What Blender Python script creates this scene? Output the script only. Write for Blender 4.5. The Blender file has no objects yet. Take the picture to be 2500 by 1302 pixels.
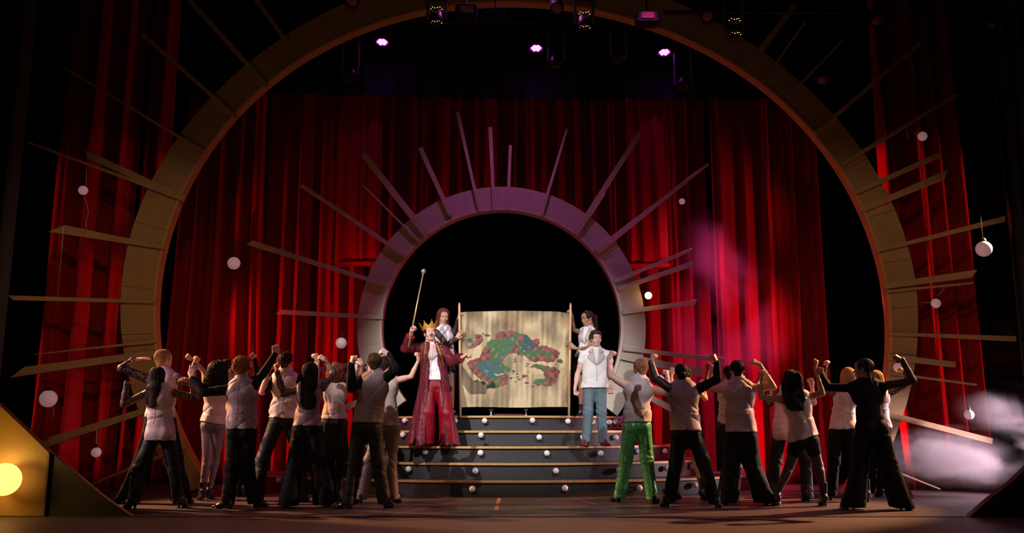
import bpy, bmesh, math, random
import numpy as np
from mathutils import Vector, Matrix

random.seed(7)
sc = bpy.context.scene
COL = sc.collection

# ------------------------------------------------------------------ camera
F_PX, PW, PH = 2200.0, 2500.0, 1302.0
TILT = math.atan((1044 - 651) / F_PX)
CH = 1.01
cam_d = bpy.data.cameras.new('camera')
cam_d.sensor_width = 36.0
cam_d.lens = F_PX / PW * 36.0
cam_d.clip_end = 200
cam = bpy.data.objects.new('camera', cam_d)
cam.location = (0, 0, CH)
cam.rotation_euler = (math.pi / 2 + TILT, 0, 0)
COL.objects.link(cam)
sc.camera = cam

# ------------------------------------------------------------------ world, exposure
w = bpy.data.worlds.new('world')
sc.world = w
w.use_nodes = True
w.node_tree.nodes['Background'].inputs[0].default_value = (0.25, 0.08, 0.09, 1)
w.node_tree.nodes['Background'].inputs[1].default_value = 0.0015
vs = sc.view_settings
vs.view_transform = 'Standard'
vs.look = 'None'
vs.exposure = 0.0
vs.gamma = 1.0
vs.use_curve_mapping = False
try:
    sc.cycles.use_denoising = True
    sc.cycles.max_bounces = 6
    sc.cycles.volume_bounces = 0
    sc.cycles.sample_clamp_indirect = 3.0
    sc.cycles.volume_step_rate = 2.0
    sc.cycles.volume_max_steps = 128
except Exception:
    pass


# ------------------------------------------------------------------ stage lighting rig
def spot(name, loc, aim, watts, col, deg=30, blend=0.5, r=0.08):
    d = bpy.data.lights.new(name, 'SPOT')
    d.energy = watts
    d.color = col
    d.spot_size = math.radians(deg)
    d.spot_blend = blend
    d.shadow_soft_size = r
    o = bpy.data.objects.new(name, d)
    o.location = loc
    o.rotation_euler = (Vector(aim) - Vector(loc)).to_track_quat('-Z', 'Y').to_euler()
    COL.objects.link(o)
    return o


def area(name, loc, aim, watts, col, sx, sy, spread=180):
    d = bpy.data.lights.new(name, 'AREA')
    d.shape = 'RECTANGLE'
    d.size, d.size_y = sx, sy
    d.energy = watts
    d.color = col
    d.spread = math.radians(spread)
    o = bpy.data.objects.new(name, d)
    o.location = loc
    o.rotation_euler = (Vector(aim) - Vector(loc)).to_track_quat('-Z', 'Y').to_euler()
    COL.objects.link(o)
    return o


# white key lights for the people on the stairs
spot('key_stairs_left', (-5.5, 3.0, 8.0), (-0.5, 14.9, 1.9), 8200, (1.0, 0.93, 0.88), 20, 0.75, 0.05)
spot('key_stairs_right', (4.0, 2.0, 8.0), (0.3, 14.9, 1.9), 4300, (0.88, 0.92, 1.0), 20, 0.75, 0.05)
# warm side lights raking both groups of dancers from slightly upstage
spot('side_left_warm', (-8.8, 14.0, 4.8), (-4.3, 12.3, 1.5), 5600, (1.0, 0.48, 0.21), 38, 0.6, 0.04)
spot('side_right_warm', (8.8, 14.0, 4.8), (4.3, 12.3, 1.5), 6800, (1.0, 0.46, 0.20), 38, 0.6, 0.04)
# low pale side lights from the proscenium booms
spot('boom_left', (-9.0, 10.2, 3.2), (-3.8, 12.3, 1.0), 1000, (1.0, 0.66, 0.68), 21, 0.6, 0.02)
spot('boom_right', (9.0, 10.4, 3.2), (4.2, 12.3, 1.0), 220, (1.0, 0.70, 0.66), 30, 0.6, 0.03)
# steep dim pink lights on the dancers' backs from the front-of-house bar
for i_, x_ in enumerate((-4.2, -1.9, 2.0, 4.4)):
    spot('front_bar', (x_ * 0.5 + (-4.2 if x_ < 0 else 3.2), 4.0, 8.0), (x_, 12.2, 1.0), (260, 300, 330, 130)[i_], (1.0, 0.56, 0.64), 18, 0.7, 0.03)
# purple from above on the stage floor
spot('top_purple', (0, 13.6, 8.9), (0, 13.2, 0), 300, (0.85, 0.16, 0.75), 95, 0.6, 0.1)
# purple wash on the small ring
spot('purple_mid', (0.3, 13.0, 8.2), (-0.1, 15.7, 4.6), 24, (0.55, 0.14, 1.0), 40, 0.8, 0.1)
spot('purple_right', (2.2, 13.0, 8.2), (2.3, 15.7, 3.9), 75, (0.75, 0.16, 1.0), 30, 0.8, 0.1)
# faint warm fill on the large ring
spot('ring_fill', (0, 1.0, 2.0), (0, 14.6, 2.6), 130, (1.0, 0.60, 0.34), 66, 0.8, 0.5)
for s_ in (-1, 1):
    spot('ring_side', (s_ * 1.5, 4.0, 7.6), (s_ * 6.3, 14.7, 3.1), 560, (1.0, 0.60, 0.32), 26, 0.9, 0.2)
# red lights behind the large ring and in the wings raking the curtains
for s_ in (-1, 1):
    g_ = 1.15 if s_ < 0 else 1.4
    for z_, wt in ((0.7, 270), (2.8, 210), (4.9, 40)):
        spot('curtain_red', (s_ * 5.6, 15.2, z_), (s_ * 3.4, 17.3, z_ + 0.1), wt * g_, (1.0, 0.03, 0.03 if s_ < 0 else 0.10), 86, 0.9, 0.05)
    for z_, wt in ((1.5, 300), (4.6, 150)):
        spot('side_curtain_red', (s_ * 10.2, 14.85, z_), (s_ * 7.0, 15.7, z_ + 0.2), wt * (0.6 if s_ < 0 else 1.6), (1.0, 0.03, 0.03), 60, 0.9, 0.05)
    for z_, wt in ((0.9, 140), (3.0, 130), (5.2, 40)):
        spot('side_curtain_inner', (s_ * 4.6, 15.2, z_), (s_ * 7.4, 15.65, z_ + 0.15), wt * (0.75 if s_ < 0 else 4.6), (1.0, 0.03, 0.03), 44, 0.7, 0.04)
    spot('curtain_up', (s_ * 3.1 - 0.1, 16.0, 3.6), (s_ * -0.2, 17.4, 5.6), 22, (1.0, 0.03, 0.05), 110, 0.9, 0.05)
spot('magenta_mist', (2.8, 15.9, 7.2), (4.1, 16.7, 1.4), 2600, (1.0, 0.10, 0.36), 34, 0.8, 0.1)
# white side light for the smoke
spot('smoke_light', (8.9, 14.05, 1.5), (6.2, 13.9, 0.5), 1300, (1.0, 0.72, 0.82), 60, 0.8, 0.1)
# the glow of the golden footlight globe
glow_d = bpy.data.lights.new('footlight_glow', 'POINT')
glow_d.energy, glow_d.color, glow_d.shadow_soft_size = 26, (1.0, 0.58, 0.12), 0.15
glow = bpy.data.objects.new('footlight_glow', glow_d)
glow.location = (-6.15, 10.1, 0.55)
COL.objects.link(glow)



# ------------------------------------------------------------------ pixel helper: a ray of the measured camera meets a real plane
CT, ST = math.cos(TILT), math.sin(TILT)


def ray(px, py):
    u = (px - 1250.0) / F_PX
    v = (651.0 - py) / F_PX
    return np.array([u, CT - v * ST, ST + v * CT])


CAM = np.array([0.0, 0.0, CH])


def at(px, py, Y):
    d = ray(px, py)
    return CAM + d * (Y / d[1])


def on_z(px, py, z=0.0):
    d = ray(px, py)
    return CAM + d * ((z - CH) / d[2])


# ------------------------------------------------------------------ materials
def mat(name, col, rough=0.6, metal=0.0, spec=0.5, sheen=0.0, emit=None, estr=0.0, noise=None, bump=None, coat=0.0, aniso=None):
    """noise=(scale, other colour, contrast, (sx,sy,sz)); bump=(scale, strength)"""
    m = bpy.data.materials.new(name)
    m.use_nodes = True
    nt = m.node_tree
    b = nt.nodes['Principled BSDF']
    b.inputs['Base Color'].default_value = (*col, 1)
    b.inputs['Roughness'].default_value = rough
    b.inputs['Metallic'].default_value = metal
    b.inputs['Specular IOR Level'].default_value = spec
    b.inputs['Sheen Weight'].default_value = sheen
    b.inputs['Coat Weight'].default_value = coat
    if emit:
        b.inputs['Emission Color'].default_value = (*emit, 1)
        b.inputs['Emission Strength'].default_value = estr
    tc = nt.nodes.new('ShaderNodeTexCoord')
    if noise:
        s, c2, contrast, stretch = noise
        mp = nt.nodes.new('ShaderNodeMapping')
        mp.inputs['Scale'].default_value = stretch
        nz = nt.nodes.new('ShaderNodeTexNoise')
        nz.inputs['Scale'].default_value = s
        nz.inputs['Detail'].default_value = 5
        rp = nt.nodes.new('ShaderNodeValToRGB')
        rp.color_ramp.elements[0].position = 0.5 - contrast
        rp.color_ramp.elements[1].position = 0.5 + contrast
        rp.color_ramp.elements[0].color = (*col, 1)
        rp.color_ramp.elements[1].color = (*c2, 1)
        nt.links.new(tc.outputs['Object'], mp.inputs[0])
        nt.links.new(mp.outputs[0], nz.inputs['Vector'])
        nt.links.new(nz.outputs['Fac'], rp.inputs[0])
        nt.links.new(rp.outputs[0], b.inputs['Base Color'])
    if bump:
        nz = nt.nodes.new('ShaderNodeTexNoise')
        nz.inputs['Scale'].default_value = bump[0]
        nz.inputs['Detail'].default_value = 3
        bp = nt.nodes.new('ShaderNodeBump')
        bp.inputs['Strength'].default_value = bump[1]
        bp.inputs['Distance'].default_value = 0.01
        nt.links.new(tc.outputs['Object'], nz.inputs['Vector'])
        nt.links.new(nz.outputs['Fac'], bp.inputs['Height'])
        nt.links.new(bp.outputs[0], b.inputs['Normal'])
    return m


def pattern_mat(name, c1, c2, scale, lo, hi, r1=0.6, r2=0.6, metal2=0.0, kind='noise', sheen=0.0):
    """cloth whose printed or woven motif alternates two colours"""
    m = mat(name, c1, r1, sheen=sheen)
    nt = m.node_tree
    b = nt.nodes['Principled BSDF']
    tc = nt.nodes.new('ShaderNodeTexCoord')
    if kind == 'noise':
        t = nt.nodes.new('ShaderNodeTexNoise')
        t.inputs['Detail'].default_value = 2
        t.inputs['Distortion'].default_value = 2.5
        out = t.outputs['Fac']
    else:
        t = nt.nodes.new('ShaderNodeTexVoronoi')
        out = t.outputs['Distance']
        if kind == 'cells':
            out = t.outputs['Color']
    t.inputs['Scale'].default_value = scale
    rp = nt.nodes.new('ShaderNodeValToRGB')
    rp.color_ramp.elements[0].position = lo
    rp.color_ramp.elements[1].position = hi
    rp.color_ramp.elements[0].color = (0, 0, 0, 1)
    rp.color_ramp.elements[1].color = (1, 1, 1, 1)
    nt.links.new(tc.outputs['Object'], t.inputs['Vector'])
    nt.links.new(out, rp.inputs[0])
    mx = nt.nodes.new('ShaderNodeMix')
    mx.data_type = 'RGBA'
    mx.inputs[6].default_value = (*c1, 1)
    mx.inputs[7].default_value = (*c2, 1)
    nt.links.new(rp.outputs[0], mx.inputs[0])
    nt.links.new(mx.outputs[2], b.inputs['Base Color'])
    mr = nt.nodes.new('ShaderNodeMapRange')
    mr.inputs['To Min'].default_value = r1
    mr.inputs['To Max'].default_value = r2
    nt.links.new(rp.outputs[0], mr.inputs[0])
    nt.links.new(mr.outputs[0], b.inputs['Roughness'])
    if metal2:
        mm = nt.nodes.new('ShaderNodeMath')
        mm.operation = 'MULTIPLY'
        mm.inputs[1].default_value = metal2
        nt.links.new(rp.outputs[0], mm.inputs[0])
        nt.links.new(mm.outputs[0], b.inputs['Metallic'])
    return m


M = {}
M['velvet'] = mat('red_velvet', (0.30, 0.004, 0.010), 0.7, sheen=0.05, spec=0.15, noise=(1.2, (0.22, 0.003, 0.008), 0.3, (6, 6, 0.4)))
M['black_drape'] = mat('black_drape', (0.006, 0.006, 0.007), 0.9, spec=0.1)
M['border'] = mat('black_border', (0.012, 0.012, 0.016), 0.95, spec=0.05)
M['floor'] = mat('stage_floor', (0.045, 0.032, 0.034), 0.42, spec=0.35, noise=(2.2, (0.09, 0.062, 0.06), 0.35, (1, 3, 1)), bump=(30, 0.12))
M['apron'] = mat('apron_floor', (0.10, 0.068, 0.06), 0.5, spec=0.3, noise=(3.0, (0.055, 0.04, 0.038), 0.3, (1, 4, 1)), bump=(30, 0.12))
M['tape'] = mat('tape', (0.40, 0.19, 0.09), 0.6)
M['ring'] = mat('ring_ply', (0.56, 0.37, 0.18), 0.62, noise=(2.0, (0.42, 0.28, 0.14), 0.3, (1, 1, 1)), bump=(14, 0.1))
M['ring2'] = mat('ring_small_ply', (0.52, 0.46, 0.36), 0.62, noise=(2.4, (0.42, 0.38, 0.30), 0.3, (1, 1, 1)), bump=(14, 0.1))
M['rim'] = mat('ring_rim', (0.80, 0.42, 0.18), 0.4)
M['rim2'] = mat('ring_small_rim', (0.55, 0.48, 0.40), 0.5)
M['spoke'] = mat('spoke_timber', (0.60, 0.40, 0.22), 0.55, noise=(3, (0.48, 0.31, 0.17), 0.3, (2, 2, 2)))
M['spoke2'] = mat('spoke_small_timber', (0.50, 0.44, 0.33), 0.55, noise=(3, (0.40, 0.34, 0.26), 0.3, (2, 2, 2)))
M['riser'] = mat('riser_black', (0.022, 0.020, 0.022), 0.5, noise=(3, (0.030, 0.027, 0.028), 0.3, (1, 1, 4)))
M['tread'] = mat('tread_black', (0.05, 0.045, 0.048), 0.45)
M['nosing'] = mat('nosing_gold', (0.62, 0.36, 0.14), 0.4, metal=0.2, noise=(6, (0.45, 0.25, 0.09), 0.3, (3, 3, 1)))
M['globe'] = mat('globe_glass', (0.78, 0.72, 0.74), 0.18, spec=0.6, coat=0.5)
M['globe_fill_glow'] = mat('globe_glass_fill_glow', (0.80, 0.70, 0.72), 0.18, spec=0.6, coat=0.5, emit=(0.85, 0.42, 0.46), estr=0.20)  # faint pink emission added for the front light falling on the hanging globes
M['globe_amber'] = mat('globe_lit', (1.0, 0.8, 0.5), 0.3, emit=(1.0, 0.55, 0.22), estr=9.0)
M['globe_gold'] = mat('globe_lit_gold', (1.0, 0.8, 0.4), 0.3, emit=(1.0, 0.50, 0.12), estr=2.2)
M['socket'] = mat('socket_black', (0.02, 0.02, 0.02), 0.4)
M['wire'] = mat('wire_white', (0.5, 0.42, 0.42), 0.5)
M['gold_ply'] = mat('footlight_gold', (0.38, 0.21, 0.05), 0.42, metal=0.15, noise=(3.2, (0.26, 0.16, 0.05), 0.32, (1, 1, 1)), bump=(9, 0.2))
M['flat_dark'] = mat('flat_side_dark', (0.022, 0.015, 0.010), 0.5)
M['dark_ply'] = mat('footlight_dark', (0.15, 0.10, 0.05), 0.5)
M['fixture'] = mat('fixture_black', (0.012, 0.012, 0.013), 0.4, spec=0.4)
M['pipe'] = mat('pipe_black', (0.02, 0.02, 0.02), 0.45)
M['led'] = mat('led_lens', (0.9, 0.5, 1.0), 0.3, emit=(0.75, 0.035, 1.0), estr=22.0)
M['gel_pink'] = mat('gel_pink', (0.35, 0.10, 0.12), 0.35)
M['gel_pale'] = mat('gel_pale', (0.50, 0.30, 0.26), 0.3, noise=(9, (0.2, 0.10, 0.08), 0.15, (1, 4, 1)))
M['gel_red'] = mat('gel_red', (0.40, 0.03, 0.03), 0.35)
M['gold_metal'] = mat('gold_metal', (0.9, 0.55, 0.15), 0.28, metal=0.9)
M['glint'] = mat('fixture_amber_glint', (1, 0.7, 0.3), 0.3, emit=(1.0, 0.6, 0.25), estr=2.5)  # emission stands in for the gold shimmer on the dark heads
M['timber'] = mat('pole_timber', (0.72, 0.48, 0.26), 0.5, noise=(4, (0.58, 0.36, 0.18), 0.3, (6, 6, 1)))
M['purple_cast_metal'] = mat('fixture_side', (0.25, 0.2, 0.3), 0.35, metal=0.6)  # purple stage light put into the metal's own colour

# skin and cloth
SK = {
    'fair': (0.72, 0.42, 0.33), 'mid': (0.56, 0.31, 0.21), 'tan': (0.42, 0.215, 0.13), 'dark': (0.20, 0.095, 0.06)}
for k_, c_ in SK.items():
    M['skin_' + k_] = mat('skin_' + k_, c_, 0.5, spec=0.4, noise=(14, tuple(x * 0.9 for x in c_), 0.3, (1, 1, 1)))
HR = {'blond': (0.52, 0.30, 0.11), 'black': (0.010, 0.007, 0.007), 'redcurl': (0.36, 0.15, 0.045), 'brown': (0.07, 0.032, 0.018),
      'auburn': (0.15, 0.035, 0.022), 'lightbrown': (0.22, 0.10, 0.045), 'ginger': (0.36, 0.16, 0.07), 'darkbrown': (0.03, 0.014, 0.010)}
for k_, c_ in HR.items():
    M['hair_' + k_] = mat('hair_' + k_, c_, 0.55, spec=0.22, noise=(60, tuple(x * 0.6 for x in c_), 0.2, (4, 4, 0.5)))
M['vest'] = mat('vest_satin', (0.52, 0.41, 0.41), 0.6, sheen=0.1, bump=(8, 0.9))
M['vest_dark'] = mat('vest_grey', (0.26, 0.18, 0.195), 0.6, sheen=0.1, bump=(8, 0.9))
M['vest_white'] = mat('vest_white', (0.78, 0.74, 0.74), 0.55, bump=(9, 0.45))
M['lapel'] = mat('lapel_grey', (0.46, 0.40, 0.40), 0.5)
M['shirt'] = mat('shirt_cream', (0.75, 0.70, 0.62), 0.6)
M['black'] = mat('black_cloth', (0.008, 0.007, 0.009), 0.8, spec=0.15)
M['black_satin'] = mat('black_satin', (0.013, 0.011, 0.015), 0.6, spec=0.3)
M['lace'] = pattern_mat('black_lace', (0.012, 0.010, 0.011), (0.30, 0.13, 0.085), 24, 0.50, 0.58, 0.5, 0.55)
M['mesh_dark'] = mat('sheer_black', (0.045, 0.022, 0.022), 0.5)
M['sequin'] = pattern_mat('black_sequin', (0.02, 0.014, 0.014), (0.75, 0.5, 0.45), 75, 0.62, 0.75, 0.4, 0.18, 0.9, 'cells')
M['legging'] = mat('legging_grey', (0.22, 0.15, 0.17), 0.5, noise=(300, (0.15, 0.10, 0.12), 0.2, (1, 1, 1)))
M['fishnet'] = pattern_mat('patterned_tights', (0.03, 0.02, 0.02), (0.36, 0.17, 0.10), 70, 0.25, 0.4, 0.5, 0.5, 0, 'vor')
M['sheer_leg'] = mat('sheer_tights', (0.06, 0.028, 0.024), 0.45)
M['green'] = pattern_mat('green_glitter', (0.02, 0.20, 0.07), (0.20, 0.85, 0.36), 130, 0.30, 0.70, 0.42, 0.25, 0.3, 'cells')
M['denim'] = mat('jeans_teal', (0.13, 0.20, 0.23), 0.7, noise=(5, (0.09, 0.14, 0.17), 0.25, (1, 1, 1)))
M['robe'] = pattern_mat('robe_brocade', (0.065, 0.001, 0.008), (0.17, 0.003, 0.018), 19, 0.47, 0.53, 0.8, 0.55, 0.0, 'noise', 0.0)
M['robe_lining'] = mat('robe_lining', (0.55, 0.01, 0.02), 0.45)
M['red_pants'] = mat('red_satin', (0.20, 0.001, 0.010), 0.45, spec=0.25)
M['shoe'] = mat('shoe_black', (0.012, 0.010, 0.012), 0.22, spec=0.7)
M['boot'] = mat('boot_patent', (0.055, 0.050, 0.060), 0.16, metal=0.55)
M['shoe_red'] = mat('shoe_oxblood', (0.18, 0.008, 0.03), 0.2, spec=0.7)
M['eye'] = mat('eye_white', (0.8, 0.78, 0.76), 0.2)
M['iris'] = mat('iris', (0.05, 0.03, 0.02), 0.2)
M['lip'] = mat('lip', (0.40, 0.08, 0.09), 0.4)
M['crown'] = mat('crown_gold', (0.95, 0.50, 0.08), 0.35, metal=0.55, noise=(30, (0.8, 0.35, 0.05), 0.2, (1, 1, 1)))
M['grip_gold'] = mat('staff_brass', (0.55, 0.42, 0.24), 0.35, metal=0.5)
M['mouth'] = mat('mouth_inside', (0.10, 0.01, 0.015), 0.5)


# ------------------------------------------------------------------ object helpers
def tag(o, label=None, cat=None, group=None, kind=None):
    if label:
        o['label'] = label
    if cat:
        o['category'] = cat
    if group:
        o['group'] = group
    if kind:
        o['kind'] = kind
    return o


def obj(name, verts, faces, m, parent=None, smooth=False, loc=None):
    me = bpy.data.meshes.new(name)
    if len(verts) and isinstance(verts, np.ndarray):
        verts = np.asarray(verts, dtype=np.float64)
    me.from_pydata(verts.tolist() if isinstance(verts, np.ndarray) else verts, [],
                   faces.tolist() if isinstance(faces, np.ndarray) else faces)
    me.materials.append(m)
    if smooth:
        me.polygons.foreach_set('use_smooth', np.ones(len(me.polygons), dtype=bool))
    me.update()
    o = bpy.data.objects.new(name, me)
    COL.objects.link(o)
    if loc is not None:
        o.location = loc
    if parent:
        o.parent = parent
    return o


def bm_obj(name, bm, m, parent=None, smooth=False, loc=None):
    bmesh.ops.recalc_face_normals(bm, faces=bm.faces)
    me = bpy.data.meshes.new(name)
    bm.to_mesh(me)
    bm.free()
    me.materials.append(m)
    if smooth:
        me.polygons.foreach_set('use_smooth', np.ones(len(me.polygons), dtype=bool))
    o = bpy.data.objects.new(name, me)
    COL.objects.link(o)
    if loc is not None:
        o.location = loc
    if parent:
        o.parent = parent
    return o


def empty(name, loc, rz=0):
    o = bpy.data.objects.new(name, None)
    o.location = loc
    o.rotation_euler = (0, 0, rz)
    o.empty_display_size = 0.1
    COL.objects.link(o)
    return o


def bm_box(bm, lo, hi, bevel=0.0):
    x0, y0, z0 = lo
    x1, y1, z1 = hi
    vs_ = [bm.verts.new(p) for p in ((x0, y0, z0), (x1, y0, z0), (x1, y1, z0), (x0, y1, z0), (x0, y0, z1), (x1, y0, z1), (x1, y1, z1), (x0, y1, z1))]
    fs = [bm.faces.new([vs_[i] for i in q]) for q in ((0, 3, 2, 1), (4, 5, 6, 7), (0, 1, 5, 4), (1, 2, 6, 5), (2, 3, 7, 6), (3, 0, 4, 7))]
    if bevel:
        es = {e for f in fs for e in f.edges}
        bmesh.ops.bevel(bm, geom=list(es), offset=bevel, segments=2, affect='EDGES')
    return bm


def bm_prism(bm, poly, y0, y1):
    """poly: list of (x, z); extruded along y"""
    a = [bm.verts.new((x, y0, z)) for x, z in poly]
    b = [bm.verts.new((x, y1, z)) for x, z in poly]
    bm.faces.new(a)
    bm.faces.new(b[::-1])
    n = len(poly)
    for i in range(n):
        bm.faces.new((a[i], b[i], b[(i + 1) % n], a[(i + 1) % n]))
    return bm


def bm_tube(bm, pts, rads, n=10, cap=True):
    pts = [Vector(p) for p in pts]
    if not isinstance(rads, (list, tuple)):
        rads = [rads] * len(pts)
    rings = []
    up = Vector((0, 0, 1))
    for i, p in enumerate(pts):
        d = (pts[min(i + 1, len(pts) - 1)] - pts[max(i - 1, 0)]).normalized()
        r_ = up if abs(d.dot(up)) < 0.95 else Vector((1, 0, 0))
        s = d.cross(r_).normalized()
        t = d.cross(s).normalized()
        rings.append([bm.verts.new(p + (s * math.cos(a) + t * math.sin(a)) * rads[i]) for a in [2 * math.pi * k / n for k in range(n)]])
    for a, b in zip(rings, rings[1:]):
        for k in range(n):
            bm.faces.new((a[k], a[(k + 1) % n], b[(k + 1) % n], b[k]))
    if cap:
        bm.faces.new(rings[0][::-1])
        bm.faces.new(rings[-1])
    return bm


def bm_lathe(bm, prof, n=20, origin=(0, 0, 0), axis=None):
    """prof: (r, h) pairs along the axis"""
    q = Vector((0, 0, 1)).rotation_difference(Vector(axis).normalized()) if axis is not None else None
    o = Vector(origin)
    rings = []
    for r, h in prof:
        ring = []
        for k in range(n):
            a = 2 * math.pi * k / n
            p = Vector((max(r, 1e-4) * math.cos(a), max(r, 1e-4) * math.sin(a), h))
            if q:
                p = q @ p
            ring.append(bm.verts.new(o + p))
        rings.append(ring)
    for a, b in zip(rings, rings[1:]):
        for k in range(n):
            bm.faces.new((a[k], a[(k + 1) % n], b[(k + 1) % n], b[k]))
    bm.faces.new(rings[0][::-1])
    bm.faces.new(rings[-1])
    return bm


def sphere_bm(r, c=(0, 0, 0), u=20, v=12, sz=1.0):
    bm = bmesh.new()
    bmesh.ops.create_uvsphere(bm, u_segments=u, v_segments=v, radius=r)
    for q in bm.verts:
        q.co = Vector((q.co.x + c[0], q.co.y + c[1], q.co.z * sz + c[2]))
    return bm


# ================================================================== THE SETTING
# floor: dark base and laid stage sheets
bm = bmesh.new()
bm_box(bm, (-16, 10.72, -0.4), (16, 27, -0.012))
floor = tag(bm_obj('floor', bm, M['border']), kind='structure')
rf = random.Random(3)
nx_, ny_ = 11, 9
sheet_meshes = []
for v_ in range(3):
    b_ = bmesh.new()
    bm_box(b_, (-1.2185, -0.6085, -0.012), (1.2185, 0.6085, 0.0))
    me_ = bpy.data.meshes.new('floor_panel')
    b_.to_mesh(me_)
    b_.free()
    me_.materials.append(M['floor'])
    sheet_meshes.append(me_)
for j in range(ny_):
    y = 10.72 + 0.61 + j * 1.22
    for i in range(nx_):
        x = (i - (nx_ - 1) / 2) * 2.44 + (1.22 if j % 2 else 0)
        if abs(x) > 0.55 * (y + 1.5) + 2.2:
            continue
        o = bpy.data.objects.new('floor_panel', sheet_meshes[(i + j) % 3])
        o.location = (x, y, 0)
        o.parent = floor
        COL.objects.link(o)
bm = bmesh.new()
bm_box(bm, (-16, 5.0, -0.4), (16, 10.70, -0.006), 0.004)
tag(bm_obj('floor_apron', bm, M['apron']), kind='structure')


def tape(p0, p1, w_, label):
    a, b = on_z(*p0), on_z(*p1)
    d = (b - a)
    n = np.array([d[1], -d[0], 0]) / np.hypot(d[0], d[1]) * w_ / 2
    bm = bmesh.new()
    q = [a - n, a + n, b + n, b - n]
    lo_ = [bm.verts.new((p[0], p[1], 0.0005)) for p in q]
    hi_ = [bm.verts.new((p[0], p[1], 0.0025)) for p in q]
    bm.faces.new(hi_)
    for i in range(4):
        bm.faces.new((lo_[i], lo_[(i + 1) % 4], hi_[(i + 1) % 4], hi_[i]))
    tag(bm_obj('floor_tape', bm, M['tape'] if w_ > 0.04 else M['tape_dim'], floor), label)


M['tape_dim'] = mat('tape_dim', (0.17, 0.085, 0.06), 0.6)
tape((1219, 1217), (1207, 1260), 0.05, 'orange tape mark at centre')
tape((1150, 1218), (985, 1252), 0.03, 'faint tape line left')
tape((1400, 1217), (1470, 1236), 0.03, 'faint tape line right')
tape((1520, 1235), (1590, 1253), 0.03, 'faint tape line far right')
tape((985, 1255), (860, 1259), 0.03, 'faint tape line left')

# black back wall, ceiling, sides
bm = bmesh.new()
bm_box(bm, (-16, 26.8, 0), (16, 27, 14))
tag(bm_obj('wall_back', bm, M['border']), kind='structure')
for sgn, nm in ((-1, 'wall_left'), (1, 'wall_right')):
    bm = bmesh.new()
    bm_box(bm, (min(sgn * 15.8, sgn * 16), 10.72, 0), (max(sgn * 15.8, sgn * 16), 27, 14))
    tag(bm_obj(nm, bm, M['border']), kind='structure')
bm = bmesh.new()
bm_box(bm, (-16, 10.72, 14), (16, 27, 14.2))
tag(bm_obj('ceiling', bm, M['border']), kind='structure')


# ------------------------------------------------------------------ curtains
def curtain(label, x0, x1, Y, z0, z1, crests, m, seed=0, base_amp=0.06, base_w=0.16, flare=1.0, cat='curtain', group=None, arch=None, name='curtain', spread=0.0, skew=True):
    """pleated cloth sheet; crests: (world x, half width, depth) of the large folds"""
    r_ = random.Random(seed)
    nx = int((x1 - x0) / 0.022)
    nz = max(10, int((z1 - z0) / 0.22))
    X = np.linspace(x0, x1, nx)
    Zt = np.linspace(0, 1, nz) ** 1.0
    ph = np.cumsum(np.array([1 / (base_w * r_.uniform(0.6, 1.5)) for _ in range(nx)]) * (X[1] - X[0])) * 2 * math.pi
    ph2 = ph * 0.43 + 1.3
    V = np.zeros((nz, nx, 3))
    zb_ = np.full(nx, z0)
    if arch:
        zb_ = np.maximum(z0, arch[1] + np.sqrt(np.maximum(0, arch[2] ** 2 - (X - arch[0]) ** 2)))
        zb_ = np.where(np.abs(X - arch[0]) > arch[2], z0, zb_)
    cx = (x0 + x1) / 2
    for j, t in enumerate(Zt):
        z = z0 + (z1 - z0) * t
        k = 1.0 + flare * max(0, 1 - (z - z0) / 2.2) ** 2
        amp = base_amp * k
        y = Y - amp * (np.sin(ph + 0.35 * math.sin(2.2 * t + seed)) * 0.7 + 0.45 * np.sin(ph2 + 0.9 * t))
        for (c, hw, dep) in crests:
            cc = c + 0.04 * math.sin(3 * t + c)
            g = (X - cc) / (hw * (0.75 + 0.25 * k))
            if c > 0:
                g = -g
            tt = np.clip((g + 1.25) / 2.5, 0, 1)
            prof = tt * tt * (3 - 2 * tt) * 0.35 + tt * 0.65
            drop = np.clip((g - 0.85) / 0.4, 0, 1)
            prof = prof * (1 - drop * drop * (3 - 2 * drop)) if skew else np.exp(-np.abs(g) ** 3.0)
            y -= dep * (0.7 + 0.3 * k) * prof
        xs = X + spread * (1 - t) ** 3 * (X - cx) / max(1e-3, (x1 - x0) / 2)
        V[j, :, 0] = xs
        V[j, :, 1] = y
        V[j, :, 2] = zb_ + (z1 - zb_) * t
    idx = np.arange(nz * nx).reshape(nz, nx)
    q = np.stack([idx[:-1, :-1], idx[:-1, 1:], idx[1:, 1:], idx[1:, :-1]], -1).reshape(-1, 4)
    o = obj(name, V.reshape(-1, 3), q, m, smooth=True)
    md = o.modifiers.new('thick', 'SOLIDIFY')
    md.thickness = 0.012
    tag(o, label, cat, group)
    return o


def X_at(px, py, Y):
    return float(at(px, py, Y)[0])


def crest_list(Y, items, ref_y=700):
    return [(X_at(px, ref_y, Y), hw * Y / 2234.0, dep) for px, hw, dep in items]


Ys = 15.7
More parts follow.
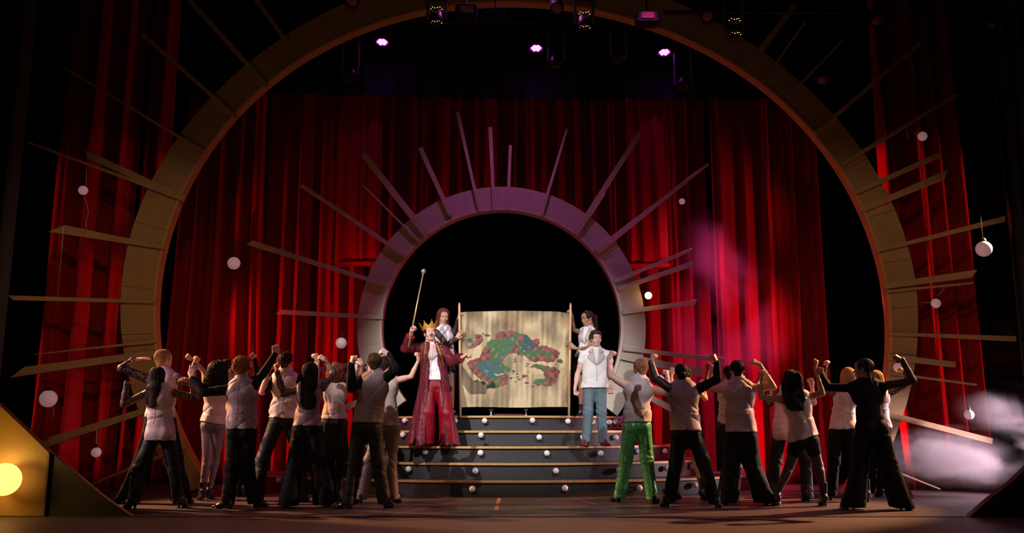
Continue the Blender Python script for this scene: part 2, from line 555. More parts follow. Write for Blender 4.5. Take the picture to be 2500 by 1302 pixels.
# side curtains flanking the large ring
curtain('dark red velvet curtain beside the large ring, left edge of the set', X_at(100, 900, Ys), X_at(300, 900, Ys), Ys, 0.0, 14.0,
        crest_list(Ys, [(148, 22, 0.24), (214, 17, 0.26), (270, 10, 0.14)]), M['velvet'], 1, 0.05, 0.3, skew=False)
curtain('narrow red velvet curtain showing between the large ring and its left plank spokes', X_at(306, 900, Ys), X_at(404, 500, Ys), Ys + 0.1, 0.0, 14.0,
        crest_list(Ys, [(330, 9, 0.15), (362, 9, 0.20), (397, 8, 0.30)]), M['velvet'], 2, 0.03, 0.2, skew=False)
curtain('bright red velvet curtain beside the large ring, right edge of the set', X_at(2150, 600, Ys), X_at(2385, 900, Ys), Ys, 0.0, 10.6,
        crest_list(Ys, [(2166, 13, 0.28), (2194, 9, 0.14), (2258, 17, 0.26), (2310, 12, 0.22), (2362, 12, 0.22)]), M['velvet'], 3, 0.05, 0.3, flare=1.4, skew=False)
# rear curtains, seen through the large ring
Yr = 17.3
zt = at(1250, 236, Yr)[2]
curtain('rear red velvet curtain seen just inside the left curve of the large ring', X_at(440, 900, Yr), X_at(640, 700, Yr), Yr - 0.35, 0.0, 14.0,
        crest_list(Yr, [(482, 14, 0.22), (512, 8, 0.18), (545, 9, 0.22), (580, 14, 0.42), (612, 9, 0.25)]), M['velvet'], 4, 0.11, 0.34, spread=0.25)
curtain('rear red velvet curtain between the left hanging tab and the large ring', X_at(640, 700, Yr), X_at(905, 700, Yr), Yr, 0.0, 14.0,
        crest_list(Yr, [(690, 10, 0.22), (728, 11, 0.28), (800, 8, 0.15), (860, 9, 0.15)]), M['velvet'], 5, 0.13, 0.36, spread=0.15)
curtain('rear red velvet curtain pleated above the small ring', X_at(905, 500, Yr), X_at(1545, 500, Yr), Yr + 0.12, at(1250, 900, Yr)[2], 14.0,
        crest_list(Yr, [(975, 8, 0.2), (1010, 8, 0.15), (1025, 7, 0.2), (1090, 7, 0.2), (1190, 12, 0.25), (1262, 9, 0.28), (1300, 7, 0.15), (1415, 9, 0.2), (1455, 10, 0.25), (1500, 8, 0.2)]),
        M['velvet'], 6, 0.12, 0.34, flare=0.0, arch=(-0.203, 2.925, 2.50))
curtain('rear red velvet curtain right of the small ring, behind its level spokes', X_at(1545, 700, Yr), X_at(1735, 700, Yr), Yr + 0.1, 0.0, 14.0,
        crest_list(Yr, [(1590, 10, 0.12), (1665, 10, 0.12), (1700, 9, 0.14)]), M['velvet'], 7, 0.09, 0.4)
curtain('rear red velvet curtain in the magenta mist inside the right curve of the large ring', X_at(1735, 700, Yr), X_at(1998, 700, Yr), Yr - 0.3, 0.0, 14.0,
        crest_list(Yr, [(1742, 8, 0.15), (1775, 20, 0.35), (1822, 8, 0.2), (1872, 12, 0.42), (1900, 7, 0.2), (1935, 10, 0.3), (1972, 9, 0.36)]), M['velvet'], 8, 0.09, 0.36)
# hanging tab panels
Yt = 16.75
for lab, xa, xb, yb, seed, cr in (
        ('short hanging velvet tab with a straight hem, left above the small ring', 832, 925, 650, 21, [(858, 14, 0.06), (878, 6, 0.08), (905, 9, 0.05)]),
        ('short hanging velvet tab with a straight hem, right above the small ring', 1535, 1622, 655, 22, [(1552, 8, 0.08), (1590, 20, 0.08), (1613, 7, 0.09)])):
    zb = at((xa + xb) / 2, yb, Yt)[2]
    o = curtain(lab, X_at(xa, 500, Yt), X_at(xb, 500, Yt), Yt, zb, 14.0, crest_list(Yt, cr), M['velvet'], seed, 0.012, 0.25, flare=0.0, spread=0.06)
    bm = bmesh.new()
    bm_box(bm, (X_at(xa, 500, Yt) - 0.05, Yt - 0.13, zb - 0.005), (X_at(xb, 500, Yt) + 0.05, Yt + 0.015, zb + 0.07), 0.01)
    bm_obj('hem', bm, M['velvet'], o)

# black masking: border over the rear curtain, legs at both sides
bm = bmesh.new()
zb = at(1250, 238, 16.4)[2]
X = np.linspace(-9, 9, 260)
V, q = [], []
for j in range(6):
    t = j / 5
    for i, x in enumerate(X):
        V.append((x, 16.4 + 0.05 * math.sin(x * 14) * (1 - 0.3 * t) + 0.03 * math.sin(x * 5.1), zb - 0.03 * math.cos(x * 0.7) + t * (14 - zb) - (0.012 * x if t == 0 else 0)))
for j in range(5):
    for i in range(259):
        a = j * 260 + i
        q.append((a, a + 1, a + 261, a + 260))
o = obj('border_drape', V, q, M['border'], smooth=True)
tag(o, 'black border drape hung across the top of the rear curtains', 'drape')
curtain('black masking drape standing at the far left edge, faint grey folds', X_at(-90, 600, 13.2), X_at(30, 600, 13.2), 13.2, 0, 14, [], mat('leg_left', (0.05, 0.045, 0.05), 0.8), 31, 0.06, 0.3, cat='drape', name='leg_drape')
curtain('black masking drape standing at the far right edge, faint grey folds', X_at(2462, 600, 15.95), X_at(2640, 600, 15.95), 15.95, 0, 14, [], mat('leg_right', (0.05, 0.045, 0.05), 0.8), 32, 0.06, 0.3, cat='drape', name='leg_drape')
curtain('black masking drape between the large ring and the rear curtain, right side', X_at(2003, 700, 17.6), X_at(2500, 700, 17.6), 18.2, 0, 14, [], M['black_drape'], 33, 0.06, 0.3, cat='drape', name='masking_drape')
curtain('black masking drape left of the rear curtain, behind the large ring', X_at(-100, 700, 17.6), X_at(455, 700, 17.6), 18.2, 0, 14, [], M['black_drape'], 34, 0.06, 0.3, cat='drape', name='masking_drape')

# ================================================================== LARGE RING
LC = (0.12, 2.62)


def r_in(th):
    return 5.627 + 0.478 * math.sin(th) + 0.055 * math.cos(th) + 0.39 * math.cos(2 * th) - 0.094 * math.sin(2 * th) - 0.011 * math.cos(4 * th) - 0.006 * math.sin(3 * th)


def r_out(th):
    return 6.289 + 0.277 * math.sin(th) + 0.004 * math.cos(th) + 0.115 * math.cos(2 * th) - 0.071 * math.sin(2 * th) + 0.124 * math.cos(4 * th) + 0.169 * math.sin(3 * th)


def ring_pt(c, th, r):
    return (c[0] + r * math.cos(th), c[1] + r * math.sin(th))


def ring_build(root, c, rin, rout, Y0, Y1, th0, th1, seams, mface, mrim, floor_z, rim_w):
    """front face in separate plywood panels, inner rim band, back ply"""
    edges = [th0] + seams + [th1]
    for a, b in zip(edges, edges[1:]):
        n = max(3, int((b - a) / 0.045))
        g = 0.0005
        ths = [a + g + (b - a - 2 * g) * i / n for i in range(n + 1)]
        inner = [ring_pt(c, t, rin(t) + rim_w) for t in ths]
        outer = [ring_pt(c, t, rout(t)) for t in ths]
        inner = [(x, max(z, floor_z)) for x, z in inner]
        outer = [(x, max(z, floor_z)) for x, z in outer]
        bm = bmesh.new()
        rows = []
        dy = random.uniform(-0.006, 0.006)
        for (x, z), (x2, z2) in zip(inner, outer):
            rows.append([bm.verts.new((x, Y0 + dy, z)), bm.verts.new((x2, Y0 + dy, z2)), bm.verts.new((x2, Y0 + 0.04, z2)), bm.verts.new((x, Y0 + 0.04, z))])
        for p, q in zip(rows, rows[1:]):
            for k in range(4):
                bm.faces.new((p[k], p[(k + 1) % 4], q[(k + 1) % 4], q[k]))
        bm.faces.new(rows[0][::-1])
        bm.faces.new(rows[-1])
        bm_obj('panel', bm, mface, root)
    n = int((th1 - th0) / 0.025)
    for nm, ra, rb, ya, yb in (('rim', lambda t: rin(t), lambda t: rin(t) + rim_w, Y0 - 0.02, Y1),
                               ('backing', lambda t: rin(t) + rim_w, lambda t: rout(t) - 0.03, Y0 + 0.045, Y1 - 0.02)):
        bm = bmesh.new()
        rows = []
        for i in range(n + 1):
            t = th0 + (th1 - th0) * i / n
            x, z = ring_pt(c, t, ra(t))
            x2, z2 = ring_pt(c, t, rb(t))
            z, z2 = max(z, floor_z), max(z2, floor_z)
            rows.append([bm.verts.new((x, ya, z)), bm.verts.new((x2, ya, z2)), bm.verts.new((x2, yb, z2)), bm.verts.new((x, yb, z))])
        for p, q in zip(rows, rows[1:]):
            for k in range(4):
                try:
                    bm.faces.new((p[k], p[(k + 1) % 4], q[(k + 1) % 4], q[k]))
                except ValueError:
                    pass
        bm.faces.new(rows[0][::-1])
        bm.faces.new(rows[-1])
        bm_obj(nm, bm, mrim if nm == 'rim' else M['dark_ply'], root)


def spoke(root, p0, p1, w0, w1, Y, m, slant=0.0, th=0.045):
    """plank in the plane Y from pixel p0 (at the ring) to p1 (the cut tip); widths in pixels"""
    a, b = at(p0[0], p0[1], Y), at(p1[0], p1[1], Y)
    d = np.array([b[0] - a[0], b[2] - a[2]])
    L = np.hypot(*d)
    d /= L
    n = np.array([-d[1], d[0]])
    k = Y / 2234.0
    A, B = np.array([a[0], a[2]]), np.array([b[0], b[2]])
    h0, h1 = w0 * k / 2, w1 * k / 2
    poly = [A - n * h0, B - n * h1 - d * max(0, slant) * k, B + n * h1 + d * min(0, slant) * k, A + n * h0]
    bm = bmesh.new()
    bm_prism(bm, [tuple(p) for p in poly], Y - th, Y)
    bmesh.ops.bevel(bm, geom=list(bm.edges), offset=0.004, segments=1, affect='EDGES')
    return bm_obj('spoke', bm, m, root)


big = tag(empty('ring_portal', (LC[0], 14.7, 0)), 'huge brown and gold ring portal with radiating plank spokes, framing the whole stage', 'stage set')
root_off = big.location.copy()
BY = 14.70
# floor angles
thA, thB = math.radians(-27.2), math.radians(180 + 27.2)
seams = [math.radians(a) for a in (-14, -4, 3, 10, 17.5, 26, 35, 46, 58, 71, 84, 97, 110, 122, 133, 144, 153, 164.5, 174, 181, 188.5, 197)]


class Off:
    """collects children in world coordinates, then re-bases them on the root"""
    def __init__(self, root):
        self.root = root
        self.n0 = set(bpy.data.objects)

    def close(self):
        for o in bpy.data.objects:
            if o not in self.n0 and o.parent == self.root:
                o.matrix_parent_inverse = Matrix.Translation(-self.root.location)


off = Off(big)
ring_build(big, LC, r_in, r_out, BY, BY + 0.20, thA, thB, seams, M['ring'], M['rim'], 0.0, 0.035)
SP = [((382, 738), (22, 728), 8, 12, -14), ((383, 834), (88, 866), 8, 2, 0), ((378, 864), (28, 912), 16, 22, 36),
      ((402, 606), (124, 556), 9, 24, 36), ((452, 487), (208, 375), 16, 18, -14), ((446, 487), (68, 347), 10, 5, 0),
      ((500, 372), (155, 165), 8, 5, 0), ((580, 290), (350, 85), 9, 12, 0), ((655, 214), (455, -8), 12, 14, 0),
      ((704, 108), (622, -6), 11, 13, 0), ((372, 998), (90, 1090), 14, 22, 26), ((458, 1088), (213, 1188), 12, 3, 0),
      ((2156, 700), (2386, 668), 15, 18, 20), ((2158, 713), (2375, 692), 7, 5, 6), ((2166, 815), (2478, 828), 6, 13, 0),
      ((2165, 872), (2330, 891), 15, 14, 0), ((2165, 911), (2382, 940), 6, 5, 0), ((2138, 614), (2452, 535), 8, 14, 4),
      ((2100, 515), (2316, 424), 13, 20, 22), ((2086, 472), (2290, 380), 12, 14, 0), ((2055, 402), (2338, 230), 11, 9, 0),
      ((1990, 325), (2246, 106), 9, 13, 0), ((1921, 240), (2055, 102), 7, 6, 0), ((1862, 200), (1965, 55), 6, 6, 0),
      ((1858, 122), (1940, 12), 16, 16, 0), ((2150, 1008), (2420, 1078), 13, 14, 0), ((2170, 1146), (2293, 1195), 5, 3, 0),
      ((425, 1060), (360, 1012), 8, 4, 0)]
for i, (p0, p1, w0, w1, sl) in enumerate(SP[:27]):
    spoke(big, p0, p1, w0, w1, BY - 0.012 - 0.003 * (i % 3), M['spoke'], sl)
off.close()

# ================================================================== SMALL RING
small = tag(empty('ring_arch', (-0.184, 15.75, 0)), 'smaller pale ring arch with plank spokes, standing on the stair platform', 'stage set')
off = Off(small)
SC = (-0.184, 2.748)
PLAT = 1.2
ang = math.degrees(math.asin((PLAT - SC[1]) / 2.52))
seams2 = [math.radians(a) for a in (-22, -8, 8, 20, 33, 47, 62, 78, 92, 106, 121, 136, 147, 160, 174, 188, 203)]
ring_build(small, SC, lambda t: 2.085, lambda t: 2.52, 15.68, 15.9, math.radians(ang + 0.1), math.radians(180 - ang - 0.1), seams2, M['ring2'], M['rim2'], PLAT + 0.002, 0.05)
SP2 = [((936, 776), (676, 762), 10, 12, 10), ((950, 699), (606, 592), 9, 15, 10), ((994, 628), (733, 451), 10, 10, 8), ((1026, 592), (888, 455), 5, 4, 0),
       ((1043, 576), (888, 378), 17, 15, 0), ((1100, 526), (1026, 362), 12, 12, 0), ((1171, 519), (1117, 274), 7, 10, 0), ((1206, 515), (1197, 312), 8, 10, 0),
       ((1240, 515), (1246, 356), 9, 8, 0), ((1320, 530), (1384, 316), 9, 5, 0), ((1404, 574), (1560, 328), 14, 13, 0), ((1440, 530), (1477, 473), 5, 4, 0),
       ((1455, 616), (1729, 401), 17, 6, 0), ((1498, 688), (1692, 609), 9, 8, 8), ((1508, 707), (1694, 643), 10, 13, 6), ((1518, 764), (1702, 738), 11, 12, 8),
       ((1520, 852), (1768, 880), 10, 12, 0), ((1515, 870), (1720, 912), 16, 22, 14), ((1518, 934), (1655, 1008), 14, 16, 0), ((940, 876), (775, 905), 12, 11, 8),
       ((945, 896), (780, 932), 14, 14, 0), ((962, 952), (820, 1003), 12, 16, 0)]
for i, (p0, p1, w0, w1, sl) in enumerate(SP2):
    spoke(small, p0, p1, w0, w1, 15.66 - 0.003 * (i % 3), M['spoke2'], sl, 0.04)
off.close()

# ================================================================== STAIRCASE
RISE = 0.24
YC = 16.6
STEP = [(4.4, 3.0), (3.5, 2.67), (2.9, 2.34), (2.45, 2.01), (2.1, 1.68)]
SX = -0.05


def step_pt(k, u):
    """u in [-1,1] -> plan point on the nosing curve of step k (0 = lowest)"""
    a, b = STEP[k]
    th = u * math.radians(86)
    return (SX + a * math.sin(th), YC - b * math.cos(th))


stair = tag(empty('staircase', (SX, 14.5, 0)), 'black curved five-step staircase with gold nosings and round white globes on its risers', 'staircase')
off = Off(stair)
steps = []
for k in range(5):
    bm = bmesh.new()
    n = 60
    z0, z1 = (0.0 if k == 0 else RISE * k), RISE * (k + 1) - 0.03
    front = [step_pt(k, -1 + 2 * i / n) for i in range(n + 1)]
    yb = YC if k < 4 else YC + 0.35
    poly = [(x + 0, y + 0.03) for x, y in front]
    poly = [poly[0][:1] + (yb,)] + poly + [poly[-1][:1] + (yb,)]
    lo_ = [bm.verts.new((x, y, z0)) for x, y in poly]
    hi_ = [bm.verts.new((x, y, z1)) for x, y in poly]
    bm.faces.new(lo_[::-1])
    bm.faces.new(hi_)
    for i in range(len(poly)):
        j = (i + 1) % len(poly)
        bm.faces.new((lo_[i], lo_[j], hi_[j], hi_[i]))
    s = bm_obj('step', bm, M['riser'], stair)
    steps.append(s)
for k in range(5):
    n = 60
    for nm, o0, o1, z0, z1, m in (('tread', 0.0, None, RISE * (k + 1) - 0.03, RISE * (k + 1) - 0.002, M['tread']), ('nosing', -0.012, 0.045, RISE * (k + 1) - 0.034, RISE * (k + 1), M['nosing'])):
        bm = bmesh.new()
        front = [step_pt(k, -1 + 2 * i / n) for i in range(n + 1)]
        cx, cy = SX, YC
        def offp(p, o_):
            d = np.array([p[0] - cx, (p[1] - cy)])
            d = d / max(1e-6, np.hypot(*d))
            return (p[0] - d[0] * o_, p[1] - d[1] * o_)
        outer = [offp(p, o0) for p in front]
        if o1 is None:
            yb = YC if k < 4 else YC + 0.35
            poly = [(outer[0][0], yb)] + [offp(p, 0.046) for p in front] + [(outer[-1][0], yb)]
            a_ = [bm.verts.new((x, y, z0)) for x, y in poly]
            b_ = [bm.verts.new((x, y, z1)) for x, y in poly]
            bm.faces.new(a_[::-1])
            bm.faces.new(b_)
            for i in range(len(poly)):
                j = (i + 1) % len(poly)
                bm.faces.new((a_[i], a_[j], b_[j], b_[i]))
        else:
            inner = [offp(p, o1) for p in front]
            rows = [[bm.verts.new((*p, z0)), bm.verts.new((*p, z1)), bm.verts.new((*q_, z1)), bm.verts.new((*q_, z0))] for p, q_ in zip(outer, inner)]
            for p, q_ in zip(rows, rows[1:]):
                for i in range(4):
                    bm.faces.new((p[i], p[(i + 1) % 4], q_[(i + 1) % 4], q_[i]))
            bm.faces.new(rows[0][::-1])
            bm.faces.new(rows[-1])
        bm_obj(nm, bm, m, steps[k])
off.close()
STEP_MI = Matrix.Translation(-stair.location)
BULBS = [[(1152, 1194), (1377, 1192), (1560, 1192), (1691, 1184), (809, 1182), (685, 1170), (955, 1190)],
         [(878, 1144), (1000, 1146), (1163, 1150), (1356, 1150), (1507, 1148), (1623, 1144), (1686, 1139)],
         [(1040, 1104), (1174, 1106), (1335, 1107), (1465, 1107), (1557, 1103), (1619, 1102), (905, 1101)],
         [(987, 1061), (1176, 1063), (1316, 1068), (1421, 1068), (1500, 1069), (1078, 1062)],
         [(966, 1028), (992, 1027), (1113, 1028), (1185, 1028), (1298, 1027), (1383, 1029), (1445, 1031), (1484, 1031), (1498, 1030)]]
bulb_me = None
for k, row in enumerate(BULBS):
    for (px, py) in row:
        best = None
        for i in range(401):
            x, y = step_pt(k, -1 + 2 * i / 400)
            q = at(px, py, y)
            if best is None or abs(q[0] - x) < best[0]:
                best = (abs(q[0] - x), x, y, q[2])
        _, x, y, z = best
        z = min(max(z, RISE * k + 0.05), RISE * (k + 1) - 0.07)
        d = np.array([x - SX, y - YC])
        d /= np.hypot(*d)
        if bulb_me is None:
            b_ = sphere_bm(0.047, (0, 0, 0))
            bm_lathe(b_, [(0.02, 0.035), (0.024, 0.05), (0.024, 0.075)], 14, (0, 0, 0), (0, 1, 0))
            bulb_me = bpy.data.meshes.new('globe_bulb')
            b_.to_mesh(bulb_me)
            b_.free()
            bulb_me.materials.append(M['globe'])
            bulb_me.materials.append(M['socket'])
            for p in bulb_me.polygons:
                p.use_smooth = True
                if p.center.y > 0.046:
                    p.material_index = 1
        o = bpy.data.objects.new('globe_bulb', bulb_me)
        COL.objects.link(o)
        o.parent = steps[k]
        o.location = Vector((x + d[0] * 0.03, y + d[1] * 0.03, z))
        o.rotation_euler = (0, 0, math.atan2(-d[0], d[1]) + math.pi)


# ================================================================== hanging globes
def globe(px, py, r_px, Y, label, m=None, wires=(), group='white globe lamps hung around the set', hang=True):
    c = at(px, py, Y)
    r = r_px * Y / 2250.0
    root = tag(empty('globe_lamp', (c[0], c[1], c[2] - r)), label, 'lamp', group)
    bm = sphere_bm(r, (0, 0, r), 28, 18)
    bm_obj('globe', bm, m or M['globe_fill_glow'], root, True)
    if hang is None:
        return root
    bm = bmesh.new()
    bm_lathe(bm, [(r * 0.38, 0), (r * 0.38, 0.02), (r * 0.25, 0.05), (0.012, 0.055)], 16, (0, 0, r * 1.94))
    bm_obj('cap', bm, M['socket'], root)
    if hang:
        bm = bmesh.new()
        bm_tube(bm, [(0, 0, 2 * r), (0, 0, 13.999 - (c[2] - r))], 0.0009, 4)
        bm_obj('hanging_line', bm, M['pipe'], root)
    for wp in wires:
        pts = []
        for q in wp:
            w_ = at(q[0], q[1], Y)
            pts.append((w_[0] - c[0], 0, w_[2] - c[2] + r))
        bm = bmesh.new()
        bm_tube(bm, pts, 0.006, 6)
        bm_obj('wire', bm, M['wire'], root)
    return root


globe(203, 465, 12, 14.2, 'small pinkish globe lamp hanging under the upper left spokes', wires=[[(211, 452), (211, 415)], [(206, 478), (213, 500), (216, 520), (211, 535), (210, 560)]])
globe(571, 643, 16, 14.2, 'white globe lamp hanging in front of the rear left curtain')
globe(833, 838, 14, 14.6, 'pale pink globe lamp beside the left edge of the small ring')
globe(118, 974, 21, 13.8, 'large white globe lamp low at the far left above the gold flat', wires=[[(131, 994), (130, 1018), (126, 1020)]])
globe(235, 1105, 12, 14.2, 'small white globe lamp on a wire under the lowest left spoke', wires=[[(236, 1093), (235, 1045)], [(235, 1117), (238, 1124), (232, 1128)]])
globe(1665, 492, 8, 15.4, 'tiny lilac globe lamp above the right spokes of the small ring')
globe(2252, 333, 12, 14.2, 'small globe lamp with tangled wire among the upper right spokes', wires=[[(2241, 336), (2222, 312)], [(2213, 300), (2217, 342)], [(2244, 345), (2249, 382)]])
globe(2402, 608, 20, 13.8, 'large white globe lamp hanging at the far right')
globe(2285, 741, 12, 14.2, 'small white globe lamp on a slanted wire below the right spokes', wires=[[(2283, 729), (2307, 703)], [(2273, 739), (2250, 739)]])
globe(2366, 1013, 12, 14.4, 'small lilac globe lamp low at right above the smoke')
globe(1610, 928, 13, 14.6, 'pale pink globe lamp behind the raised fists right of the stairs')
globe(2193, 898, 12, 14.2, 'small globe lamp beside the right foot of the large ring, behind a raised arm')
globe(1583, 722, 9, 15.5, 'small lit amber globe lamp at the right edge of the small ring', m=M['globe_amber'], group='lit amber globes')


# ================================================================== footlight flats, front left and right
def flat(label, sgn, profile, Y0, Y1, seam_x):
    root = tag(empty('footlight_flat', (profile[0][0], Y0, 0)), label, 'stage flat')
    off = Off(root)
    main, tail = profile, None
    if sgn < 0:
        zs = float(np.interp(seam_x, [q[0] for q in profile[1:]], [q[1] for q in profile[1:]]))
        main = [q for q in profile if q[0] < seam_x] + [(seam_x, zs), (seam_x, 0.0)]
        tail = [(seam_x + 0.004, 0.0), (seam_x + 0.004, zs)] + [q for q in profile[1:] if q[0] > seam_x + 0.01]
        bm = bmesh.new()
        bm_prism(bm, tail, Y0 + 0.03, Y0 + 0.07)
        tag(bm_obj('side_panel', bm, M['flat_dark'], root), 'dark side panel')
    bm = bmesh.new()
    bm_prism(bm, main, Y0, Y0 + 0.05)
    bmesh.ops.bevel(bm, geom=[e for e in bm.edges if abs(e.verts[0].co.y - e.verts[1].co.y) < 1e-5], offset=0.006, segments=1, affect='EDGES')
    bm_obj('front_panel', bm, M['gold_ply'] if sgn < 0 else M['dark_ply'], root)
    bm = bmesh.new()
    crest = [p for p in profile if p[1] > 0.001 or p in (profile[0],)]
    n = len(profile) - 1
    rows = []
    for (x, z) in profile[1:] if sgn < 0 else profile[1:]:
        rows.append([bm.verts.new((x, Y0 + 0.05, z)), bm.verts.new((x, Y1, z)), bm.verts.new((x, Y1, max(z - 0.03, 0))), bm.verts.new((x, Y0 + 0.05, max(z - 0.03, 0)))])
    for p, q in zip(rows, rows[1:]):
        for k in range(4):
            try:
                bm.faces.new((p[k], p[(k + 1) % 4], q[(k + 1) % 4], q[k]))
            except ValueError:
                pass
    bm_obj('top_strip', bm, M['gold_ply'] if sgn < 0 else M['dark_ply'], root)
    bm = bmesh.new()
    zt_ = np.interp(abs(seam_x), sorted(abs(p[0]) for p in profile[1:]), [z for _, z in sorted((abs(p[0]), p[1]) for p in profile[1:])])
    bm_box(bm, (seam_x - 0.012, Y0 - 0.008, 0.0), (seam_x + 0.012, Y0, zt_ - 0.03))
    bm_obj('batten', bm, M['dark_ply'], root)
    off.close()
    return root


Yf = 10.75
pl = [at(px, py, Yf) for px, py in ((-160, 905), (-60, 945), (0, 992), (60, 1048), (120, 1105), (190, 1165), (250, 1215), (316, 1262))]
prof = [(pl[0][0], 0.0)] + [(p[0], max(0.0, p[2])) for p in pl]
prof[-1] = (prof[-1][0], 0.0)
flat('golden plywood flat sloping down to the floor, front left, lit by its own globe', -1, prof, Yf, Yf + 0.11, float(at(116, 1150, Yf)[0]))
pr = [at(px, py, Yf) for px, py in ((2368, 1258), (2420, 1216), (2470, 1178), (2520, 1130), (2600, 1060))]
prof = [(pr[-1][0], 0.0)] + [(p[0], max(0.0, p[2])) for p in pr[::-1]]
prof[-1] = (prof[-1][0], 0.0)
flat('dark plywood flat sloping down to the floor, front right corner', 1, prof, Yf, Yf + 0.11, float(at(2490, 1200, Yf)[0]))
globe(10, 1171, 39, Yf - 0.22, 'large glowing golden globe lamp on the front left flat', m=M['globe_gold'], group='lit golden globes', hang=None)


# ================================================================== overhead rig
def pipe(x0, x1, Y, z, label):
    bm = bmesh.new()
    bm_tube(bm, [(x0, Y, z), (x1, Y, z)], 0.025, 12)
    for x in np.linspace(x0 + 0.5, x1 - 0.5, 5):
        bm_tube(bm, [(x, Y, z), (x, Y, 13.995)], 0.004, 5)
    r0 = tag(bm_obj('batten_pipe', bm, M['pipe'], None, True), label, 'pipe')
    return r0


ZP1 = float(at(1250, 88, 15.9)[2])
pipe(-7, 7, 15.9, ZP1 + 0.28, 'rear black lighting pipe carrying the purple lamps')
ZP2 = float(at(1250, 2, 13.6)[2])
pipe(-7, 7, 13.6, ZP2 + 0.25, 'front black lighting pipe above the large ring')


def par(px, py, label, lit=True):
    Y = 15.9
    c = at(px, py, Y)
    root = tag(empty('led_par', (c[0], c[1], c[2])), label, 'stage light', 'purple stage lights on the rear pipe')
    ax = Vector((0, -0.25, -0.97)).normalized()
    bm = bmesh.new()
    bm_lathe(bm, [(0.10, -0.22), (0.125, -0.16), (0.13, 0.0), (0.128, 0.015), (0.118, 0.015), (0.118, -0.02), (0.02, -0.02)], 24, (0, 0, 0), ax)
    bm_obj('housing', bm, M['fixture'], root, True)
    q = Vector((0, 0, 1)).rotation_difference(ax)
    spots = [(0, 0)] + [(0.066 * math.cos(a), 0.066 * math.sin(a)) for a in [k * math.pi / 3 for k in range(6)]]
    for (a, b) in spots:
        p = q @ Vector((a, b, 0.0))
        bm = bmesh.new()
        bm_lathe(bm, [(0.027, -0.012), (0.030, 0.0), (0.022, 0.010), (0.006, 0.014)], 12, p, ax)
        bm_obj('led_lens', bm, M['led'], root, True)
    bm = bmesh.new()
    top = ZP1 + 0.28 - c[2]
    bm_tube(bm, [(-0.14, 0.05, 0), (-0.14, 0.03, top * 0.7), (0, 0, top - 0.02), (0.14, 0.03, top * 0.7), (0.14, 0.05, 0)], 0.011, 6)
    bm_obj('yoke', bm, M['purple_cast_metal'], root)
    spot('led_par_light', (c[0], c[1] - 0.02, c[2] - 0.08), (c[0], c[1] + 0.30, c[2] - 1.1), 14, (0.42, 0.05, 1.0), 70, 0.9, 0.03)
    return c


for px, py, lab in ((933, 103, 'lit purple stage light, leftmost of the three glowing clusters'), (1309, 118, 'lit purple stage light, middle of the three glowing clusters'),
                    (1622, 128, 'lit purple stage light, rightmost of the three glowing clusters')):
    c = par(px, py, lab)


def mover(px, py, Y, tilt, label, zp, lit=True):
    """moving-head lamp hanging from a pipe: base, yoke arms, head with lens ring"""
    c = at(px, py, Y)
    root = tag(empty('moving_head', tuple(c)), label, 'stage light', 'unlit moving-head lamps on the pipes')
    top = zp - c[2]
    bm = bmesh.new()
    bm_box(bm, (-0.15, -0.12, top - 0.20), (0.15, 0.12, top - 0.06), 0.02)
    bm_tube(bm, [(0, 0, top - 0.07), (0, 0, top)], 0.02, 8)
    bm_obj('base', bm, M['fixture'], root)
    for sx in (-1, 1):
        bm = bmesh.new()
        bm_box(bm, (sx * 0.145 - 0.02, -0.05, -0.04), (sx * 0.145 + 0.02, 0.05, top - 0.19), 0.012)
        bm_obj('yoke_arm', bm, M['purple_cast_metal'], root)
    ax = Vector((math.sin(tilt) * 0.6, -0.35, -1)).normalized()
    bm = bmesh.new()
    bm_lathe(bm, [(0.06, -0.16), (0.10, -0.12), (0.115, 0.05), (0.10, 0.15), (0.085, 0.155), (0.08, 0.13), (0.01, 0.13)], 20, (0, 0, 0), ax)
    bm_obj('head', bm, M['fixture'], root, True)
    return root, ax


for px, py, Y, t, lab, zp in ((855, 178, 15.9, 0.5, 'unlit moving-head lamp left of the purple clusters, purple sheen on its side', ZP1 + 0.28),
                              (1358, 146, 15.9, 0.0, 'unlit moving-head lamp just right of the middle purple cluster', ZP1 + 0.28),
                              (1668, 202, 15.9, -0.5, 'unlit moving-head lamp low at right of the purple clusters', ZP1 + 0.28),
                              (1510, 135, 15.9, 0.2, 'unlit moving-head lamp with a faint lens ring, right of centre', ZP1 + 0.28)):
    mover(px, py, Y, t, lab, zp)


def glint_head(px, py, label):
    Y = 13.6
    root, ax = mover(px, py, Y, 0.0, label, ZP2 + 0.25)
    c = at(px, py, Y)
    for nm, dz in (('glint_bar', -0.135), ('glint_bar', 0.10)):  # shimmer on the head, set as short rows of glowing bars
        for s in range(6):
            a = math.radians(-150 + s * 24)
            p = Vector((0.10 * math.cos(a), 0.12 * math.sin(a) * 1.0, dz + 0.014 * math.sin(s * 2)))
            bm = bmesh.new()
            bm_box(bm, (p.x - 0.008, p.y - 0.003, p.z - 0.003), (p.x + 0.008, p.y + 0.003, p.z + 0.003))
            bm_obj(nm, bm, M['glint'], root)


glint_head(1066, 40, 'dark lamp with amber gold glints, left of the pale gel flood at the top')
glint_head(1426, 52, 'dark lamp with amber gold glints, top right of centre')
glint_head(1792, 68, 'dark lamp with amber gold glints, upper right above the ring')


